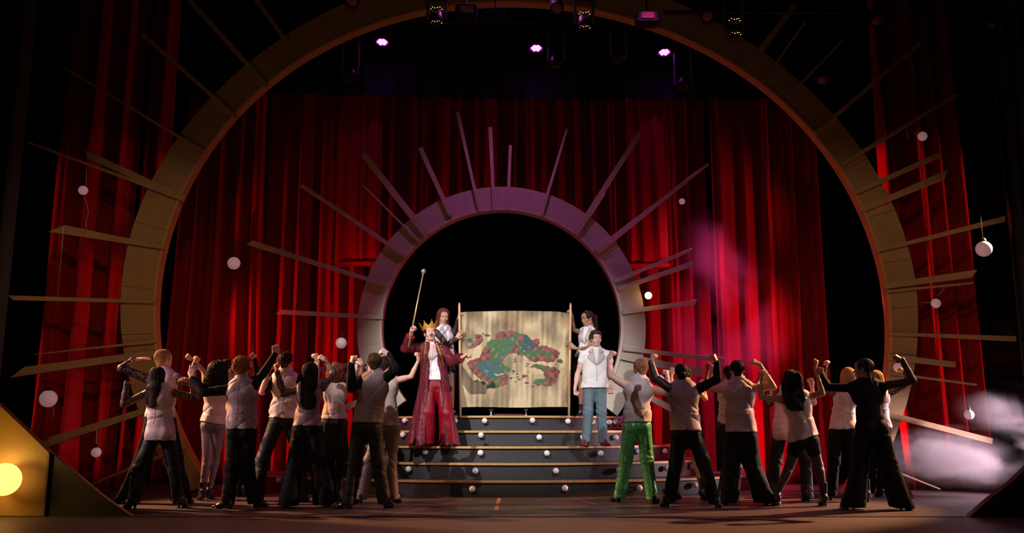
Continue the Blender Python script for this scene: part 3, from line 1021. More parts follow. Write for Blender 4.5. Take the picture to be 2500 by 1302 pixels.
def flood(px, py, wp, hp, m, label, Y=13.6):
    c = at(px, py, Y)
    k = Y / 2234
    wx, hz = wp * k / 2, hp * k / 2
    root = tag(empty('flood_lamp', tuple(c)), label, 'stage light')
    bm = bmesh.new()
    bm_box(bm, (-wx * 1.6, -0.02, -hz * 1.9), (wx * 1.6, 0.25, hz * 1.6), 0.02)
    bm_obj('housing', bm, M['fixture'], root)
    bm = bmesh.new()
    bm_box(bm, (-wx, -0.035, -hz), (wx, -0.02, hz), 0.006)
    bm_obj('gel', bm, m, root)
    bm = bmesh.new()
    bm_tube(bm, [(0, 0.1, hz), (0, 0.1, max(hz + 0.05, ZP2 + 0.25 - c[2]))], 0.015, 8)
    bm_obj('clamp', bm, M['fixture'], root)


flood(1138, 24, 36, 20, M['gel_pale'], 'flood lamp with a pale crumpled gel at the top centre')
flood(1210, 30, 34, 16, M['fixture'], 'small dark flood lamp right of the pale gel')
flood(1581, 39, 36, 18, M['gel_red'], 'flood lamp with a red gel at the top right of centre')


def oval(px, py, wp, hp, label, Y=13.6):
    c = at(px, py, Y)
    k = Y / 2234
    root = tag(empty('par_can', tuple(c)), label, 'stage light', 'par cans with pink lenses on the front pipe')
    ax = Vector((0, -0.72, -0.7)).normalized()
    r = wp * k / 2
    bm = bmesh.new()
    bm_lathe(bm, [(r * 0.8, -0.3), (r * 1.2, -0.2), (r * 1.2, 0.03), (r * 1.1, 0.03), (r * 1.1, 0.0), (0.01, 0.0)], 20, (0, 0, 0), ax)
    bm_obj('housing', bm, M['fixture'], root, True)
    bm = bmesh.new()
    bm_lathe(bm, [(r, 0.0), (r * 0.98, 0.012), (r * 0.6, 0.022), (0.005, 0.026)], 20, (0, 0, 0), ax)
    bm_obj('lens', bm, M['gel_pink'], root, True)
    bm = bmesh.new()
    bm_tube(bm, [(0, 0.05, 0.05), (0, 0.05, max(0.1, ZP2 + 0.25 - c[2]))], 0.014, 8)
    bm_obj('clamp', bm, M['fixture'], root)


oval(1360, 20, 30, 15, 'par can with a pink oval lens, between the dark flood and the red gel')
oval(1727, 40, 30, 14, 'par can with a pink oval lens, right of the red gel flood')
oval(860, 3, 30, 14, 'par can with a pink oval lens cut by the top edge, left')
oval(2140, 50, 28, 12, 'par can with a pink oval lens above the right red curtain')
oval(2008, 195, 26, 8, 'dim reddish par can behind the upper right spokes')
oval(2422, 60, 18, 10, 'dim par can at the top right corner')
pipe(2.5, 9.5, 13.9, float(at(2200, 30, 13.9)[2]), 'short side lighting pipe at the upper right')


# ================================================================== implicit surfaces (numpy) for figures and clothing
def surface_nets(F, lo, h):
    ins = F < 0
    c = ins[:-1, :-1, :-1].astype(np.int8)
    c = c + ins[1:, :-1, :-1] + ins[:-1, 1:, :-1] + ins[1:, 1:, :-1] + ins[:-1, :-1, 1:] + ins[1:, :-1, 1:] + ins[:-1, 1:, 1:] + ins[1:, 1:, 1:]
    act = (c > 0) & (c < 8)
    I = np.argwhere(act)
    if len(I) == 0:
        return np.zeros((0, 3)), np.zeros((0, 4), int)
    idx = -np.ones(act.shape, dtype=np.int64)
    idx[act] = np.arange(len(I))
    corners = [(0, 0, 0), (1, 0, 0), (0, 1, 0), (1, 1, 0), (0, 0, 1), (1, 0, 1), (0, 1, 1), (1, 1, 1)]
    val = [F[I[:, 0] + a, I[:, 1] + b, I[:, 2] + d] for a, b, d in corners]
    acc = np.zeros((len(I), 3))
    cnt = np.zeros(len(I))
    for (p, q) in ((0, 1), (2, 3), (4, 5), (6, 7), (0, 2), (1, 3), (4, 6), (5, 7), (0, 4), (1, 5), (2, 6), (3, 7)):
        a, b = val[p], val[q]
        m = (a < 0) != (b < 0)
        t = np.where(m, a / np.where(m, a - b, 1), 0)
        P, Q = np.array(corners[p]), np.array(corners[q])
        acc += m[:, None] * (P + (Q - P) * t[:, None])
        cnt += m
    V = (I + acc / np.maximum(cnt, 1)[:, None]) * h + np.array(lo)
    quads = []
    nx, ny, nz = F.shape
    for ax in range(3):
        sl0 = [slice(1, -1)] * 3
        sl1 = [slice(1, -1)] * 3
        sl0[ax] = slice(0, -1)
        sl1[ax] = slice(1, None)
        a, b = ins[tuple(sl0)], ins[tuple(sl1)]
        E = np.argwhere(a != b)
        if len(E) == 0:
            continue
        s = a[tuple(E.T)]
        off_ = np.ones(3, int)
        off_[ax] = 0
        E = E + off_
        u, v = (ax + 1) % 3, (ax + 2) % 3
        du, dv = np.zeros(3, int), np.zeros(3, int)
        du[u] = 1
        dv[v] = 1
        g = lambda X: idx[X[:, 0], X[:, 1], X[:, 2]]
        q = np.stack([g(E - du - dv), g(E - dv), g(E), g(E - du)], 1)
        q[~s] = q[~s][:, ::-1]
        quads.append(q)
    Q = np.concatenate(quads)
    Q = Q[(Q >= 0).all(1)]
    return V, Q


class Field:
    def __init__(self, lo, hi, h):
        self.h = h
        self.lo = np.array(lo, float)
        n = np.maximum(((np.array(hi) - self.lo) / h).astype(int) + 2, 4)
        self.n = n
        self.x = (self.lo[0] + np.arange(n[0]) * h).astype(np.float32)
        self.y = (self.lo[1] + np.arange(n[1]) * h).astype(np.float32)
        self.z = (self.lo[2] + np.arange(n[2]) * h).astype(np.float32)
        self.F = np.full(tuple(n), 0.3, np.float32)

    def win(self, lo, hi, pad):
        a = np.clip(((np.array(lo) - pad - self.lo) / self.h).astype(int), 0, self.n - 1)
        b = np.clip(((np.array(hi) + pad - self.lo) / self.h).astype(int) + 2, 1, self.n)
        if (b <= a).any():
            return None
        s = tuple(slice(int(p), int(q)) for p, q in zip(a, b))
        return s, self.x[s[0]][:, None, None], self.y[s[1]][None, :, None], self.z[s[2]][None, None, :]

    def comb(self, s, d, k, op):
        A = self.F[s]
        if op == 'sub':
            d = -d
            hh = np.clip(0.5 - 0.5 * (A - d) / k, 0, 1)
            self.F[s] = A + (d - A) * hh + k * hh * (1 - hh)
            return
        hh = np.clip(0.5 + 0.5 * (A - d) / k, 0, 1)
        self.F[s] = A + (d - A) * hh - k * hh * (1 - hh)

    def limb(self, a, b, ra, rb, k=0.02, side=None, op='add'):
        """tapered limb; ra/rb = radius or (half width along side, half depth)"""
        a, b = np.array(a, float), np.array(b, float)
        L = np.linalg.norm(b - a)
        if L < 1e-5:
            b = a + np.array([0, 0, 1e-4])
            L = 1e-4
        d = (b - a) / L
        if not isinstance(ra, (tuple, list)):
            ra = (ra, ra)
        if not isinstance(rb, (tuple, list)):
            rb = (rb, rb)
        if side is None:
            side = np.array([1.0, 0, 0]) if abs(d[0]) < 0.9 else np.array([0, 1.0, 0])
        s_ = np.array(side, float) - d * np.dot(side, d)
        s_ /= np.linalg.norm(s_)
        t_ = np.cross(d, s_)
        R = max(*ra, *rb)
        w_ = self.win(np.minimum(a, b), np.maximum(a, b), R + k + 2 * self.h)
        if w_ is None:
            return
        s, x, y, z = w_
        px, py, pz = x - a[0], y - a[1], z - a[2]
        t = px * d[0] + py * d[1] + pz * d[2]
        tc = np.clip(t / L, 0, 1)
        rs = ra[0] + (rb[0] - ra[0]) * tc
        rt = ra[1] + (rb[1] - ra[1]) * tc
        u = px * s_[0] + py * s_[1] + pz * s_[2]
        v = px * t_[0] + py * t_[1] + pz * t_[2]
        e = t - tc * L
        mr = np.minimum(rs, rt)
        q = np.sqrt((u / rs) ** 2 + (v / rt) ** 2 + (e / mr) ** 2)
        dd = (q - 1) * mr
        self.comb(s, dd.astype(np.float32), k, op)

    def ell(self, c, r, k=0.02, R=None, op='add'):
        c = np.array(c, float)
        r = np.array(r, float) * np.ones(3)
        w_ = self.win(c, c, r.max() + k + 2 * self.h)
        if w_ is None:
            return
        s, x, y, z = w_
        p = [x - c[0], y - c[1], z - c[2]]
        if R is not None:
            p = [p[0] * R[0][i] + p[1] * R[1][i] + p[2] * R[2][i] for i in range(3)]
        q = np.sqrt((p[0] / r[0]) ** 2 + (p[1] / r[1]) ** 2 + (p[2] / r[2]) ** 2)
        self.comb(s, ((q - 1) * r.min()).astype(np.float32), k, op)

    def plane_cut(self, p, n, k=0.006):
        """removes what lies on the side n points to"""
        p, n = np.array(p, float), np.array(n, float)
        n /= np.linalg.norm(n)
        d = (self.x[:, None, None] - p[0]) * n[0] + (self.y[None, :, None] - p[1]) * n[1] + (self.z[None, None, :] - p[2]) * n[2]
        A = self.F
        hh = np.clip(0.5 - 0.5 * (A - d) / k, 0, 1)
        self.F = (A + (d - A) * hh + k * hh * (1 - hh)).astype(np.float32)

    def disp(self, fn, band=0.05):
        m = np.abs(self.F) < band
        I = np.argwhere(m)
        if len(I) == 0:
            return
        x, y, z = self.x[I[:, 0]], self.y[I[:, 1]], self.z[I[:, 2]]
        self.F[m] += fn(x, y, z).astype(np.float32)

    def mesh(self):
        self.F[0], self.F[-1] = 0.3, 0.3
        self.F[:, 0], self.F[:, -1] = 0.3, 0.3
        self.F[:, :, 0], self.F[:, :, -1] = 0.3, 0.3
        V, Q = surface_nets(self.F, self.lo, self.h)
        return relax(V, Q)


def relax(V, Q, it=1, lam=0.4):
    if len(V) == 0:
        return V, Q
    for _ in range(it):
        acc = np.zeros_like(V)
        cnt = np.zeros(len(V))
        for a, b in ((0, 1), (1, 2), (2, 3), (3, 0)):
            for i in range(3):
                acc[:, i] += np.bincount(Q[:, a], V[Q[:, b], i], len(V)) + np.bincount(Q[:, b], V[Q[:, a], i], len(V))
            cnt += np.bincount(Q[:, a], minlength=len(V)) + np.bincount(Q[:, b], minlength=len(V))
        V = V * (1 - lam) + lam * acc / np.maximum(cnt, 1)[:, None]
    return V, Q


def waves(seed, n, kx, ky, kz):
    r_ = random.Random(seed)
    return [(r_.uniform(-kx, kx), r_.uniform(-ky, ky), r_.uniform(-kz, kz), r_.uniform(0, 6.28)) for _ in range(n)]


def fnoise(W, x, y, z):
    s = 0
    for a, b, c, p in W:
        s = s + np.sin(a * x + b * y + c * z + p)
    return s / math.sqrt(len(W))


def folds(seed, kx=14, ky=14, kz=34, amp=0.006, sharp=True):
    W = waves(seed, 5, kx, ky, kz)
    W2 = waves(seed + 77, 3, 6, 6, 6)

    def fn(x, y, z):
        n = fnoise(W, x, y, z)
        m = np.clip(0.55 + 0.5 * fnoise(W2, x, y, z), 0.1, 1.3)
        if sharp:
            n = 1 - 1.6 * np.abs(n)
        return -amp * n * m
    return fn


# ------------------------------------------------------------------ templates in their own frames
def head_template(open_mouth=False, h=0.0045):
    f = Field((-0.11, -0.14, -0.165), (0.11, 0.15, 0.135), h)
    f.ell((0, -0.016, 0.030), (0.074, 0.093, 0.086), 0.01)
    f.ell((0, 0.022, -0.045), (0.054, 0.062, 0.066), 0.035)
    f.ell((0, 0.060, -0.092), (0.024, 0.022, 0.018), 0.03)
    for sx in (-1, 1):
        f.ell((sx * 0.040, 0.058, -0.026), (0.026, 0.022, 0.026), 0.025)
        f.limb((sx * 0.052, -0.01, -0.075), (sx * 0.022, 0.050, -0.098), 0.016, 0.014, 0.03)
    f.limb((-0.034, 0.072, 0.022), (0.034, 0.072, 0.022), 0.012, 0.012, 0.02)
    f.ell((0, 0.068, 0.050), (0.05, 0.018, 0.035), 0.03)
    for sx in (-1, 1):
        f.ell((sx * 0.031, 0.095, 0.002), (0.019, 0.016, 0.013), 0.014, op='sub')
        f.limb((sx * 0.018, 0.077, 0.006), (sx * 0.044, 0.072, 0.005), 0.0095, 0.008, 0.006)
    f.limb((0, 0.086, 0.008), (0, 0.106, -0.028), 0.008, 0.0115, 0.012)
    for sx in (-1, 1):
        f.ell((sx * 0.011, 0.097, -0.033), (0.009, 0.010, 0.008), 0.008)
    f.ell((0, 0.078, -0.058), (0.030, 0.018, 0.024), 0.018)
    if open_mouth:
        f.limb((-0.017, 0.090, -0.052), (0.017, 0.090, -0.052), 0.006, 0.006, 0.006)
        f.limb((-0.014, 0.086, -0.080), (0.014, 0.086, -0.080), 0.007, 0.007, 0.006)
        f.ell((0, 0.100, -0.066), (0.017, 0.030, 0.013), 0.005, op='sub')
    else:
        f.limb((-0.020, 0.090, -0.055), (0.020, 0.090, -0.055), 0.0055, 0.0055, 0.006)
        f.limb((-0.017, 0.089, -0.066), (0.017, 0.089, -0.066), 0.0065, 0.0065, 0.006)
    for sx in (-1, 1):
        f.ell((sx * 0.077, -0.008, -0.006), (0.008, 0.018, 0.030), 0.010)
        f.ell((sx * 0.084, -0.004, -0.002), (0.006, 0.010, 0.018), 0.004, op='sub')
    f.limb((0, -0.022, -0.06), (0, -0.034, -0.155), (0.052, 0.052), (0.053, 0.053), 0.03)
    return f.mesh()


def hand_template(kind, h=0.0042):
    """wrist at 0, hand along +Z, palm towards +Y, thumb on +X"""
    f = Field((-0.085, -0.05, -0.05), (0.085, 0.10, 0.22), h)
    xs = (0.029, 0.010, -0.009, -0.027)
    f.limb((0, 0, -0.008), (0, 0, 0.02), (0.026, 0.020), (0.029, 0.019), 0.02)
    for x, kz in zip(xs, (0.086, 0.090, 0.087, 0.080)):
        f.limb((x * 0.55, 0, 0.012), (x, 0, kz), 0.0135, 0.0115, 0.014)
    f.ell((0.018, 0.012, 0.04), (0.018, 0.014, 0.028), 0.015)
    ln = (0.043, 0.048, 0.045, 0.035)
    for i, (x, L) in enumerate(zip(xs, ln)):
        kz = (0.086, 0.090, 0.087, 0.080)[i]
        if kind == 'fist':
            ang_ = (78, 185, 270)
            rr = (0.0102, 0.0098, 0.0088)
            ls = (L, L * 0.66, L * 0.45)
        elif kind == 'grip':
            ang_ = (50, 120, 200)
            rr = (0.0100, 0.0094, 0.0085)
            ls = (L, L * 0.7, L * 0.6)
        elif kind == 'flat':
            ang_ = (6, 14, 22)
            rr = (0.0096, 0.0088, 0.0078)
            ls = (L, L * 0.62, L * 0.5)
        else:
            ang_ = (28 + 6 * i, 58 + 8 * i, 80 + 8 * i)
            rr = (0.0098, 0.0090, 0.0080)
            ls = (L, L * 0.62, L * 0.48)
        p = np.array([x, 0.0, kz])
        sp = (0.10 if kind in ('flat', 'relaxed') else 0.0) * (1.5 - i) / 1.5
        for a_, L_, r0, r1 in zip(ang_, ls, rr, (rr[1], rr[2], rr[2] * 0.9)):
            t = math.radians(a_)
            q = p + np.array([sp * L_ * 1.2, math.sin(t) * L_, math.cos(t) * L_])
            f.limb(p, q, r0, r1, 0.003)
            p = q
    if kind in ('fist', 'grip'):
        tp = [(0.024, 0.008, 0.020), (0.043, 0.028, 0.046), (0.030, 0.050, 0.062), (0.006, 0.056, 0.066)]
    elif kind == 'flat':
        tp = [(0.022, 0.004, 0.020), (0.048, 0.010, 0.048), (0.062, 0.012, 0.074), (0.068, 0.014, 0.094)]
    else:
        tp = [(0.024, 0.006, 0.020), (0.046, 0.020, 0.046), (0.052, 0.034, 0.070), (0.046, 0.046, 0.088)]
    for p, q, r0, r1 in zip(tp, tp[1:], (0.014, 0.0115, 0.010), (0.0115, 0.010, 0.0085)):
        f.limb(p, q, r0, r1, 0.006)
    return f.mesh()


TPL = {}
for k_ in ('fist', 'grip', 'flat', 'relaxed'):
    TPL[k_] = hand_template(k_)
HEADS = {False: head_template(False), True: head_template(True)}


def hair_template(style):
    h = 0.0065
    lo, hi = [-0.14, -0.20, -0.16], [0.14, 0.15, 0.18]
    if style in ('long', 'curlylong', 'wavylong', 'ponytail', 'longbun'):
        lo[2], h = -0.60, 0.0075
        lo[0], hi[0], lo[1] = -0.19, 0.19, -0.26
    if style == 'bigcurl':
        lo, hi, h = [-0.2, -0.24, -0.24], [0.2, 0.16, 0.2], 0.0075
    if style == 'braids':
        lo[2] = -0.24
    f = Field(lo, hi, h)
    g = {'curlytop': 0.016, 'short': 0.010, 'crop': 0.007, 'curly': 0.022, 'bob': 0.020, 'long': 0.016, 'curlylong': 0.030, 'wavylong': 0.022, 'ponytail': 0.008,
         'bun': 0.006, 'braids': 0.007, 'bigcurl': 0.045, 'messy': 0.016}[style]
    f.ell((0, -0.018, 0.033), (0.076 + g, 0.094 + g, 0.086 + g), 0.01)
    # nape
    f.limb((0, -0.065, -0.01), (0, -0.062, -0.062), (0.062 + g * 0.5, 0.035), (0.045, 0.028), 0.02, side=(1, 0, 0))
    if style in ('messy', 'curlytop'):
        f.ell((0, 0.060, 0.085), (0.062, 0.045, 0.032), 0.02)
    # face opening
    f.ell((0, 0.115, -0.040 if style not in ('messy', 'curlytop') else -0.052), (0.074, 0.075, 0.115), 0.012, op='sub')
    f.limb((0, 0.10, -0.16), (0, 0.085, -0.02), (0.11, 0.09), (0.085, 0.055), 0.01, side=(1, 0, 0), op='sub')
    if style in ('short', 'crop', 'curly', 'curlytop', 'messy', 'bun', 'ponytail', 'braids'):
        for sx in (-1, 1):
            f.ell((sx * 0.088, 0.012, -0.045), (0.03, 0.045, 0.048), 0.01, op='sub')
    if style == 'bob':
        for sx in (-1, 1):
            f.limb((sx * 0.078, 0.0, 0.02), (sx * 0.078, 0.02, -0.095), (0.022, 0.05), (0.026, 0.05), 0.02, side=(1, 0, 0))
        f.limb((0, -0.085, 0.0), (0, -0.075, -0.10), (0.085, 0.04), (0.088, 0.035), 0.02, side=(1, 0, 0))
    if style in ('long', 'curlylong', 'wavylong'):
        L = {'long': 0.42, 'curlylong': 0.34, 'wavylong': 0.38}[style]
        wd = {'long': 0.080, 'curlylong': 0.115, 'wavylong': 0.105}[style]
        f.limb((0, -0.072, 0.02), (0, -0.115, -0.16), (0.080, 0.050), (wd, 0.045), 0.03, side=(1, 0, 0))
        f.limb((0, -0.115, -0.16), (0.01, -0.125, -L), (wd, 0.045), (wd * 0.72, 0.026), 0.03, side=(1, 0, 0))
        for sx in (-1, 1):
            f.limb((sx * 0.072, -0.01, 0.01), (sx * 0.082, -0.03, -0.15), (0.022, 0.045), (0.026, 0.04), 0.02, side=(1, 0, 0))
    if style == 'ponytail':
        f.limb((0, -0.105, 0.05), (0, -0.150, 0.0), 0.030, 0.042, 0.02)
        f.limb((0, -0.150, 0.0), (0, -0.130, -0.33), (0.034, 0.030), (0.022, 0.02), 0.03, side=(1, 0, 0))
    if style == 'bun':
        f.ell((0, -0.115, -0.015), (0.036, 0.028, 0.032), 0.006)
    if style == 'bigcurl':
        f.ell((0, -0.03, -0.03), (0.125, 0.115, 0.10), 0.03)
        f.ell((0, 0.125, -0.03), (0.08, 0.08, 0.10), 0.012, op='sub')
    if style == 'braids':
        for i in range(9):
            x = -0.072 + i * 0.018
            for a_ in range(1):
                f.limb((x * 0.9, -0.10 + abs(x) * 0.4, -0.02), (x * 1.15, -0.115 + abs(x) * 0.3, -0.15 - 0.03 * (i % 3)), 0.0088, 0.007, 0.002)

        def br(x, y, z):
            return 0.0042 * np.cos(x * 2 * math.pi / 0.019) * (z > -0.03)
        f.disp(br)
    if style in ('curly', 'curlylong', 'bigcurl', 'curlytop'):
        W = waves(5, 7, 190, 190, 190)
        a = {'curlytop': 0.007, 'curly': 0.0075, 'curlylong': 0.010, 'bigcurl': 0.010}[style]
        f.disp(lambda x, y, z: a * fnoise(W, x, y, z))
    elif style in ('messy',):
        W = waves(6, 6, 110, 110, 90)
        f.disp(lambda x, y, z: 0.006 * fnoise(W, x, y, z))
    elif style != 'braids':
        f.disp(lambda x, y, z: 0.0030 * np.sin(np.arctan2(x, -y - 0.02) * 38 + 3 * np.sin(z * 14)) + 0.002 * np.sin(x * 260 + z * 20)
               + (0.006 * np.sin(z * 30 + x * 40) if style in ('wavylong', 'ponytail') else 0))
    return f.mesh()


def strands(style, rs):
    """fine locks laid over the hair volume; returns verts, quads in the head frame"""
    C0 = np.array([0, -0.018, 0.033])
    paths = []
    R = rs.uniform
    if style in ('long', 'wavylong', 'curlylong'):
        L = {'long': 0.42, 'curlylong': 0.34, 'wavylong': 0.38}[style]
        g = {'long': 0.018, 'curlylong': 0.034, 'wavylong': 0.026}[style]
        N = {'long': 420, 'wavylong': 460, 'curlylong': 420}[style]
        for i in range(N):
            ph = R(-2.05, 2.05)
            gg = g + R(-0.008, 0.010)
            a, b, c = 0.076 + gg, 0.094 + gg, 0.086 + gg
            pts = []
            for th in np.linspace(R(0.0, 0.5), 1.62, 7):
                pts.append(C0 + np.array([a * math.sin(th) * math.sin(ph), -b * math.sin(th) * math.cos(ph), c * math.cos(th)]))
            e = pts[-1]
            LL = L * R(0.75, 1.06) * (1.0 if abs(ph) < 1.3 else 0.8)
            fx = R(0.72, 1.12) if style != 'curlylong' else R(0.9, 1.4)
            wv, wp, wa = R(22, 34), R(0, 6.3), (0.004 if style == 'long' else 0.011 if style == 'wavylong' else 0.013)
            yb = -0.120 - R(-0.012, 0.032) * (1.0 if style != 'curlylong' else 1.8)
            n_ = 11 if style != 'curlylong' else 20
            for k in range(1, n_):
                t = k / (n_ - 1)
                tt = min(1, t * 2.2)
                z = e[2] + (-LL - e[2]) * t
                yy = e[1] * (1 - tt) + (e[1] * 0.25 + yb * 0.75) * tt if abs(ph) < 1.5 else e[1] * (1 - tt) + (e[1] - 0.035) * tt
                xx = e[0] * (1 + (fx - 1) * t)
                if style == 'curlylong':
                    xx += wa * math.cos(t * 42 + wp)
                    yy += wa * math.sin(t * 42 + wp)
                else:
                    xx += wa * math.sin(z * wv + wp)
                    yy += wa * 0.6 * math.cos(z * wv + wp)
                pts.append(np.array([xx, yy, z]))
            paths.append((pts, R(0.0028, 0.0050)))
    elif style in ('curly', 'bigcurl', 'curlytop'):
        g = {'curly': 0.020, 'bigcurl': 0.042, 'curlytop': 0.015}[style]
        for i in range(620 if style == 'curly' else 520):
            ph = R(-3.14, 3.14)
            th = math.acos(R(-0.42, 1.0))
            if abs(ph) > 1.7 and th > (1.0 if style != 'curlytop' else 1.12):
                continue
            gg = g + R(-0.006, 0.010)
            a, b, c = 0.076 + gg, 0.094 + gg, 0.086 + gg
            p0 = C0 + np.array([a * math.sin(th) * math.sin(ph), -b * math.sin(th) * math.cos(ph), c * math.cos(th)])
            if style == 'bigcurl':
                p0 = p0 + np.array([0, 0, -0.05 * R(0, 1)])
            u = np.array([R(-1, 1), R(-1, 1), R(-1, 1)])
            u /= np.linalg.norm(u)
            v = np.cross(u, [0.3, 0.5, 0.8])
            v /= np.linalg.norm(v)
            w_ = np.cross(u, v)
            r = R(0.005, 0.0095)
            paths.append(([p0 + (v * math.cos(t * 9) + w_ * math.sin(t * 9)) * r + u * (t - 0.5) * 0.018 for t in np.linspace(0, 1, 9)], R(0.0016, 0.0027)))
    elif style == 'ponytail':
        for i in range(360):
            ph = R(0, 6.28)
            rr = R(0.55, 1.15)
            wp = R(0, 6)
            pts = []
            for t in np.linspace(0, 1, 24):
                wd = 0.045 * min(1, t * 3 + 0.3) * (1 - 0.45 * t)
                pts.append(np.array([math.cos(ph) * wd * rr + 0.011 * math.cos(t * 40 + wp), -0.150 + 0.03 * t + math.sin(ph) * wd * rr * 0.8 + 0.011 * math.sin(t * 40 + wp), 0.03 - (0.40 * R(0.98, 1.02)) * t]))
            paths.append((pts, R(0.002, 0.0036)))
        style = 'crop'
    if style in ('short', 'crop', 'messy', 'bob', 'bun'):
        g = {'short': 0.011, 'crop': 0.008, 'messy': 0.017, 'bob': 0.020, 'bun': 0.006}[style]
        for i in range(620 if style != 'bob' else 460):
            ph = R(-3.14, 3.14)
            if style == 'bob':
                th0, th1 = R(0, 0.6), 1.6
            else:
                th0 = math.acos(R(-0.15, 1.0))
                th1 = th0 + R(0.25, 0.5)
            if style == 'bun':
                th1 = th0 + 0.2
            if abs(ph) > 1.45 and th1 > (1.35 if style != 'bob' else 9):
                continue
            if abs(ph) > 1.9 and th1 > 1.08:
                continue
            jit = {'messy': 0.35, 'short': 0.14}.get(style, 0.06)
            dph = R(-jit, jit)
            lift = {'messy': 0.014, 'short': 0.006, 'bun': 0.0, 'crop': 0.002, 'bob': 0.002}[style]
            pts = []
            for k, th in enumerate(np.linspace(th0, min(th1, 1.95), 6)):
                gg = g + R(-0.001, 0.001) + lift * (k / 5) ** 1.5
                a, b, c = 0.076 + gg, 0.094 + gg, 0.086 + gg
                p_ = ph + dph * k / 5
                pts.append(C0 + np.array([a * math.sin(th) * math.sin(p_), -b * math.sin(th) * math.cos(p_), c * math.cos(th)]))
            if style == 'bob':
                e = pts[-1]
                for k in range(1, 7):
                    t = k / 6
                    pts.append(e + np.array([0.008 * math.sin(t * 5 + ph * 7) + e[0] * 0.15 * t, 0.010 * math.sin(t * 6 + ph * 5), -0.12 * t * R(0.9, 1.05)]))
            paths.append((pts, R(0.0022, 0.0040)))
    Vs, Qs, n0 = [], [], 0
    for pts, r in paths:
        P = np.array(pts)
        T = np.gradient(P, axis=0)
        T /= np.linalg.norm(T, axis=1)[:, None] + 1e-9
        out = P - C0
        S_ = np.cross(T, out)
        S_ /= np.linalg.norm(S_, axis=1)[:, None] + 1e-9
        N_ = np.cross(S_, T)
        m = len(P)
        rad = r * np.concatenate([[0.7], np.ones(m - 2), [0.25]])[:, None]
        ring = np.stack([P + S_ * rad, P + N_ * rad * 0.8, P - S_ * rad, P - N_ * rad * 0.8], 1)
        Vs.append(ring.reshape(-1, 3))
        i = np.arange(m - 1)[:, None] * 4
        k = np.arange(4)[None, :]
        q = np.stack([i + k, i + (k + 1) % 4, i + 4 + (k + 1) % 4, i + 4 + k], -1).reshape(-1, 4)
        Qs.append(q[:, ::-1] + n0)
        n0 += m * 4
    if not Vs:
        return np.zeros((0, 3)), np.zeros((0, 4), int)
    return np.concatenate(Vs), np.concatenate(Qs)


HAIR = {}


def get_hair(style):
    if style not in HAIR:
        HAIR[style] = add_mesh([hair_template(style), strands(style, random.Random(len(style)))])
    return HAIR[style]


def add_mesh(parts):
    Vs, Qs, n = [], [], 0
    for V, Q in parts:
        Vs.append(V)
        Qs.append(Q + n)
        n += len(V)
    return np.concatenate(Vs), np.concatenate(Qs)


def xf(V, Mx):
    """apply a 3x3 + offset given as (R columns matrix, t)"""
    R, t = Mx
    return V @ np.array(R).T + np.array(t)


def frame(z_axis, y_hint):
    z = np.array(z_axis, float)
    z /= np.linalg.norm(z)
    y = np.array(y_hint, float)
    y = y - z * np.dot(y, z)
    if np.linalg.norm(y) < 1e-4:
        y = np.array([0.3, 1, 0.2]) - z * np.dot(np.array([0.3, 1, 0.2]), z)
    y /= np.linalg.norm(y)
    x = np.cross(y, z)
    return np.array([x, y, z]).T


# ================================================================== people
def lerp(a, b, t):
    return a + (b - a) * t


def solve(parent, px, L, sgn, Ypar):
    """point on the pixel's ray at (about) distance L from the parent joint"""
    if len(px) == 3:
        return at(px[0], px[1], Ypar + px[2])
    d = ray(*px)
    d = d / np.linalg.norm(d)
    m = parent - CAM
    t0 = float(np.dot(m, d))
    perp = np.linalg.norm(m - d * t0)
    Le = max(0.84 * L, min(L, perp * 1.12))
    if perp >= Le or sgn == 0:
        return CAM + d * t0
    dt = math.sqrt(Le * Le - perp * perp)
    return CAM + d * (t0 + sgn * dt)


def bbox(pts, pad):
    P = np.array(pts)
    return P.min(0) - pad, P.max(0) + pad


def torso(f, J, g, arms=False, g_hip=None, k=0.03):
    S, s = J['S'], J['s']
    fem = J['fem']
    gh = g if g_hip is None else g_hip
    hip, neck, waist, chest = J['hip'], J['neck'], J['waist'], J['chest']
    bw = J['bw']
    wh, ww, wc = (0.155, 0.118, 0.142) if fem else (0.148, 0.132, 0.162)
    up = np.array([0, 0, 1.0])
    f.limb(hip - up * 0.03, lerp(hip, waist, 0.45), (wh * bw * S + gh, 0.105 * S + gh), ((wh + ww) / 2 * bw * S + gh, 0.100 * S + gh), k, s)
    f.limb(lerp(hip, waist, 0.45), waist, ((wh + ww) / 2 * bw * S + gh, 0.098 * S + gh), (ww * bw * S + g, 0.086 * S + g), k, s)
    f.limb(waist, chest, (ww * bw * S + g, 0.086 * S + g), (wc * bw * S + g, 0.108 * S + g), k, s)
    f.limb(chest, lerp(chest, neck, 0.72), (wc * bw * S + g, 0.108 * S + g), (0.118 * bw * S + g, 0.078 * S + g), k, s)
    # shoulder blades and buttocks give the back its form
    for sg in (-1, 1):
        f.ell(lerp(chest, neck, 0.25) + s * sg * 0.075 * S - J['f'] * 0.062 * S, (0.062 * S + g * 0.5, 0.045 * S + g * 0.5, 0.075 * S), 0.04)
        f.ell(hip - up * 0.03 + s * sg * 0.072 * S - J['f'] * 0.052 * S, (0.078 * S + gh * 0.5,) * 3, 0.04)
        if fem:
            f.ell(chest + s * sg * 0.062 * S + J['f'] * 0.085 * S, (0.055 * S + g * 0.4,) * 3, 0.03)


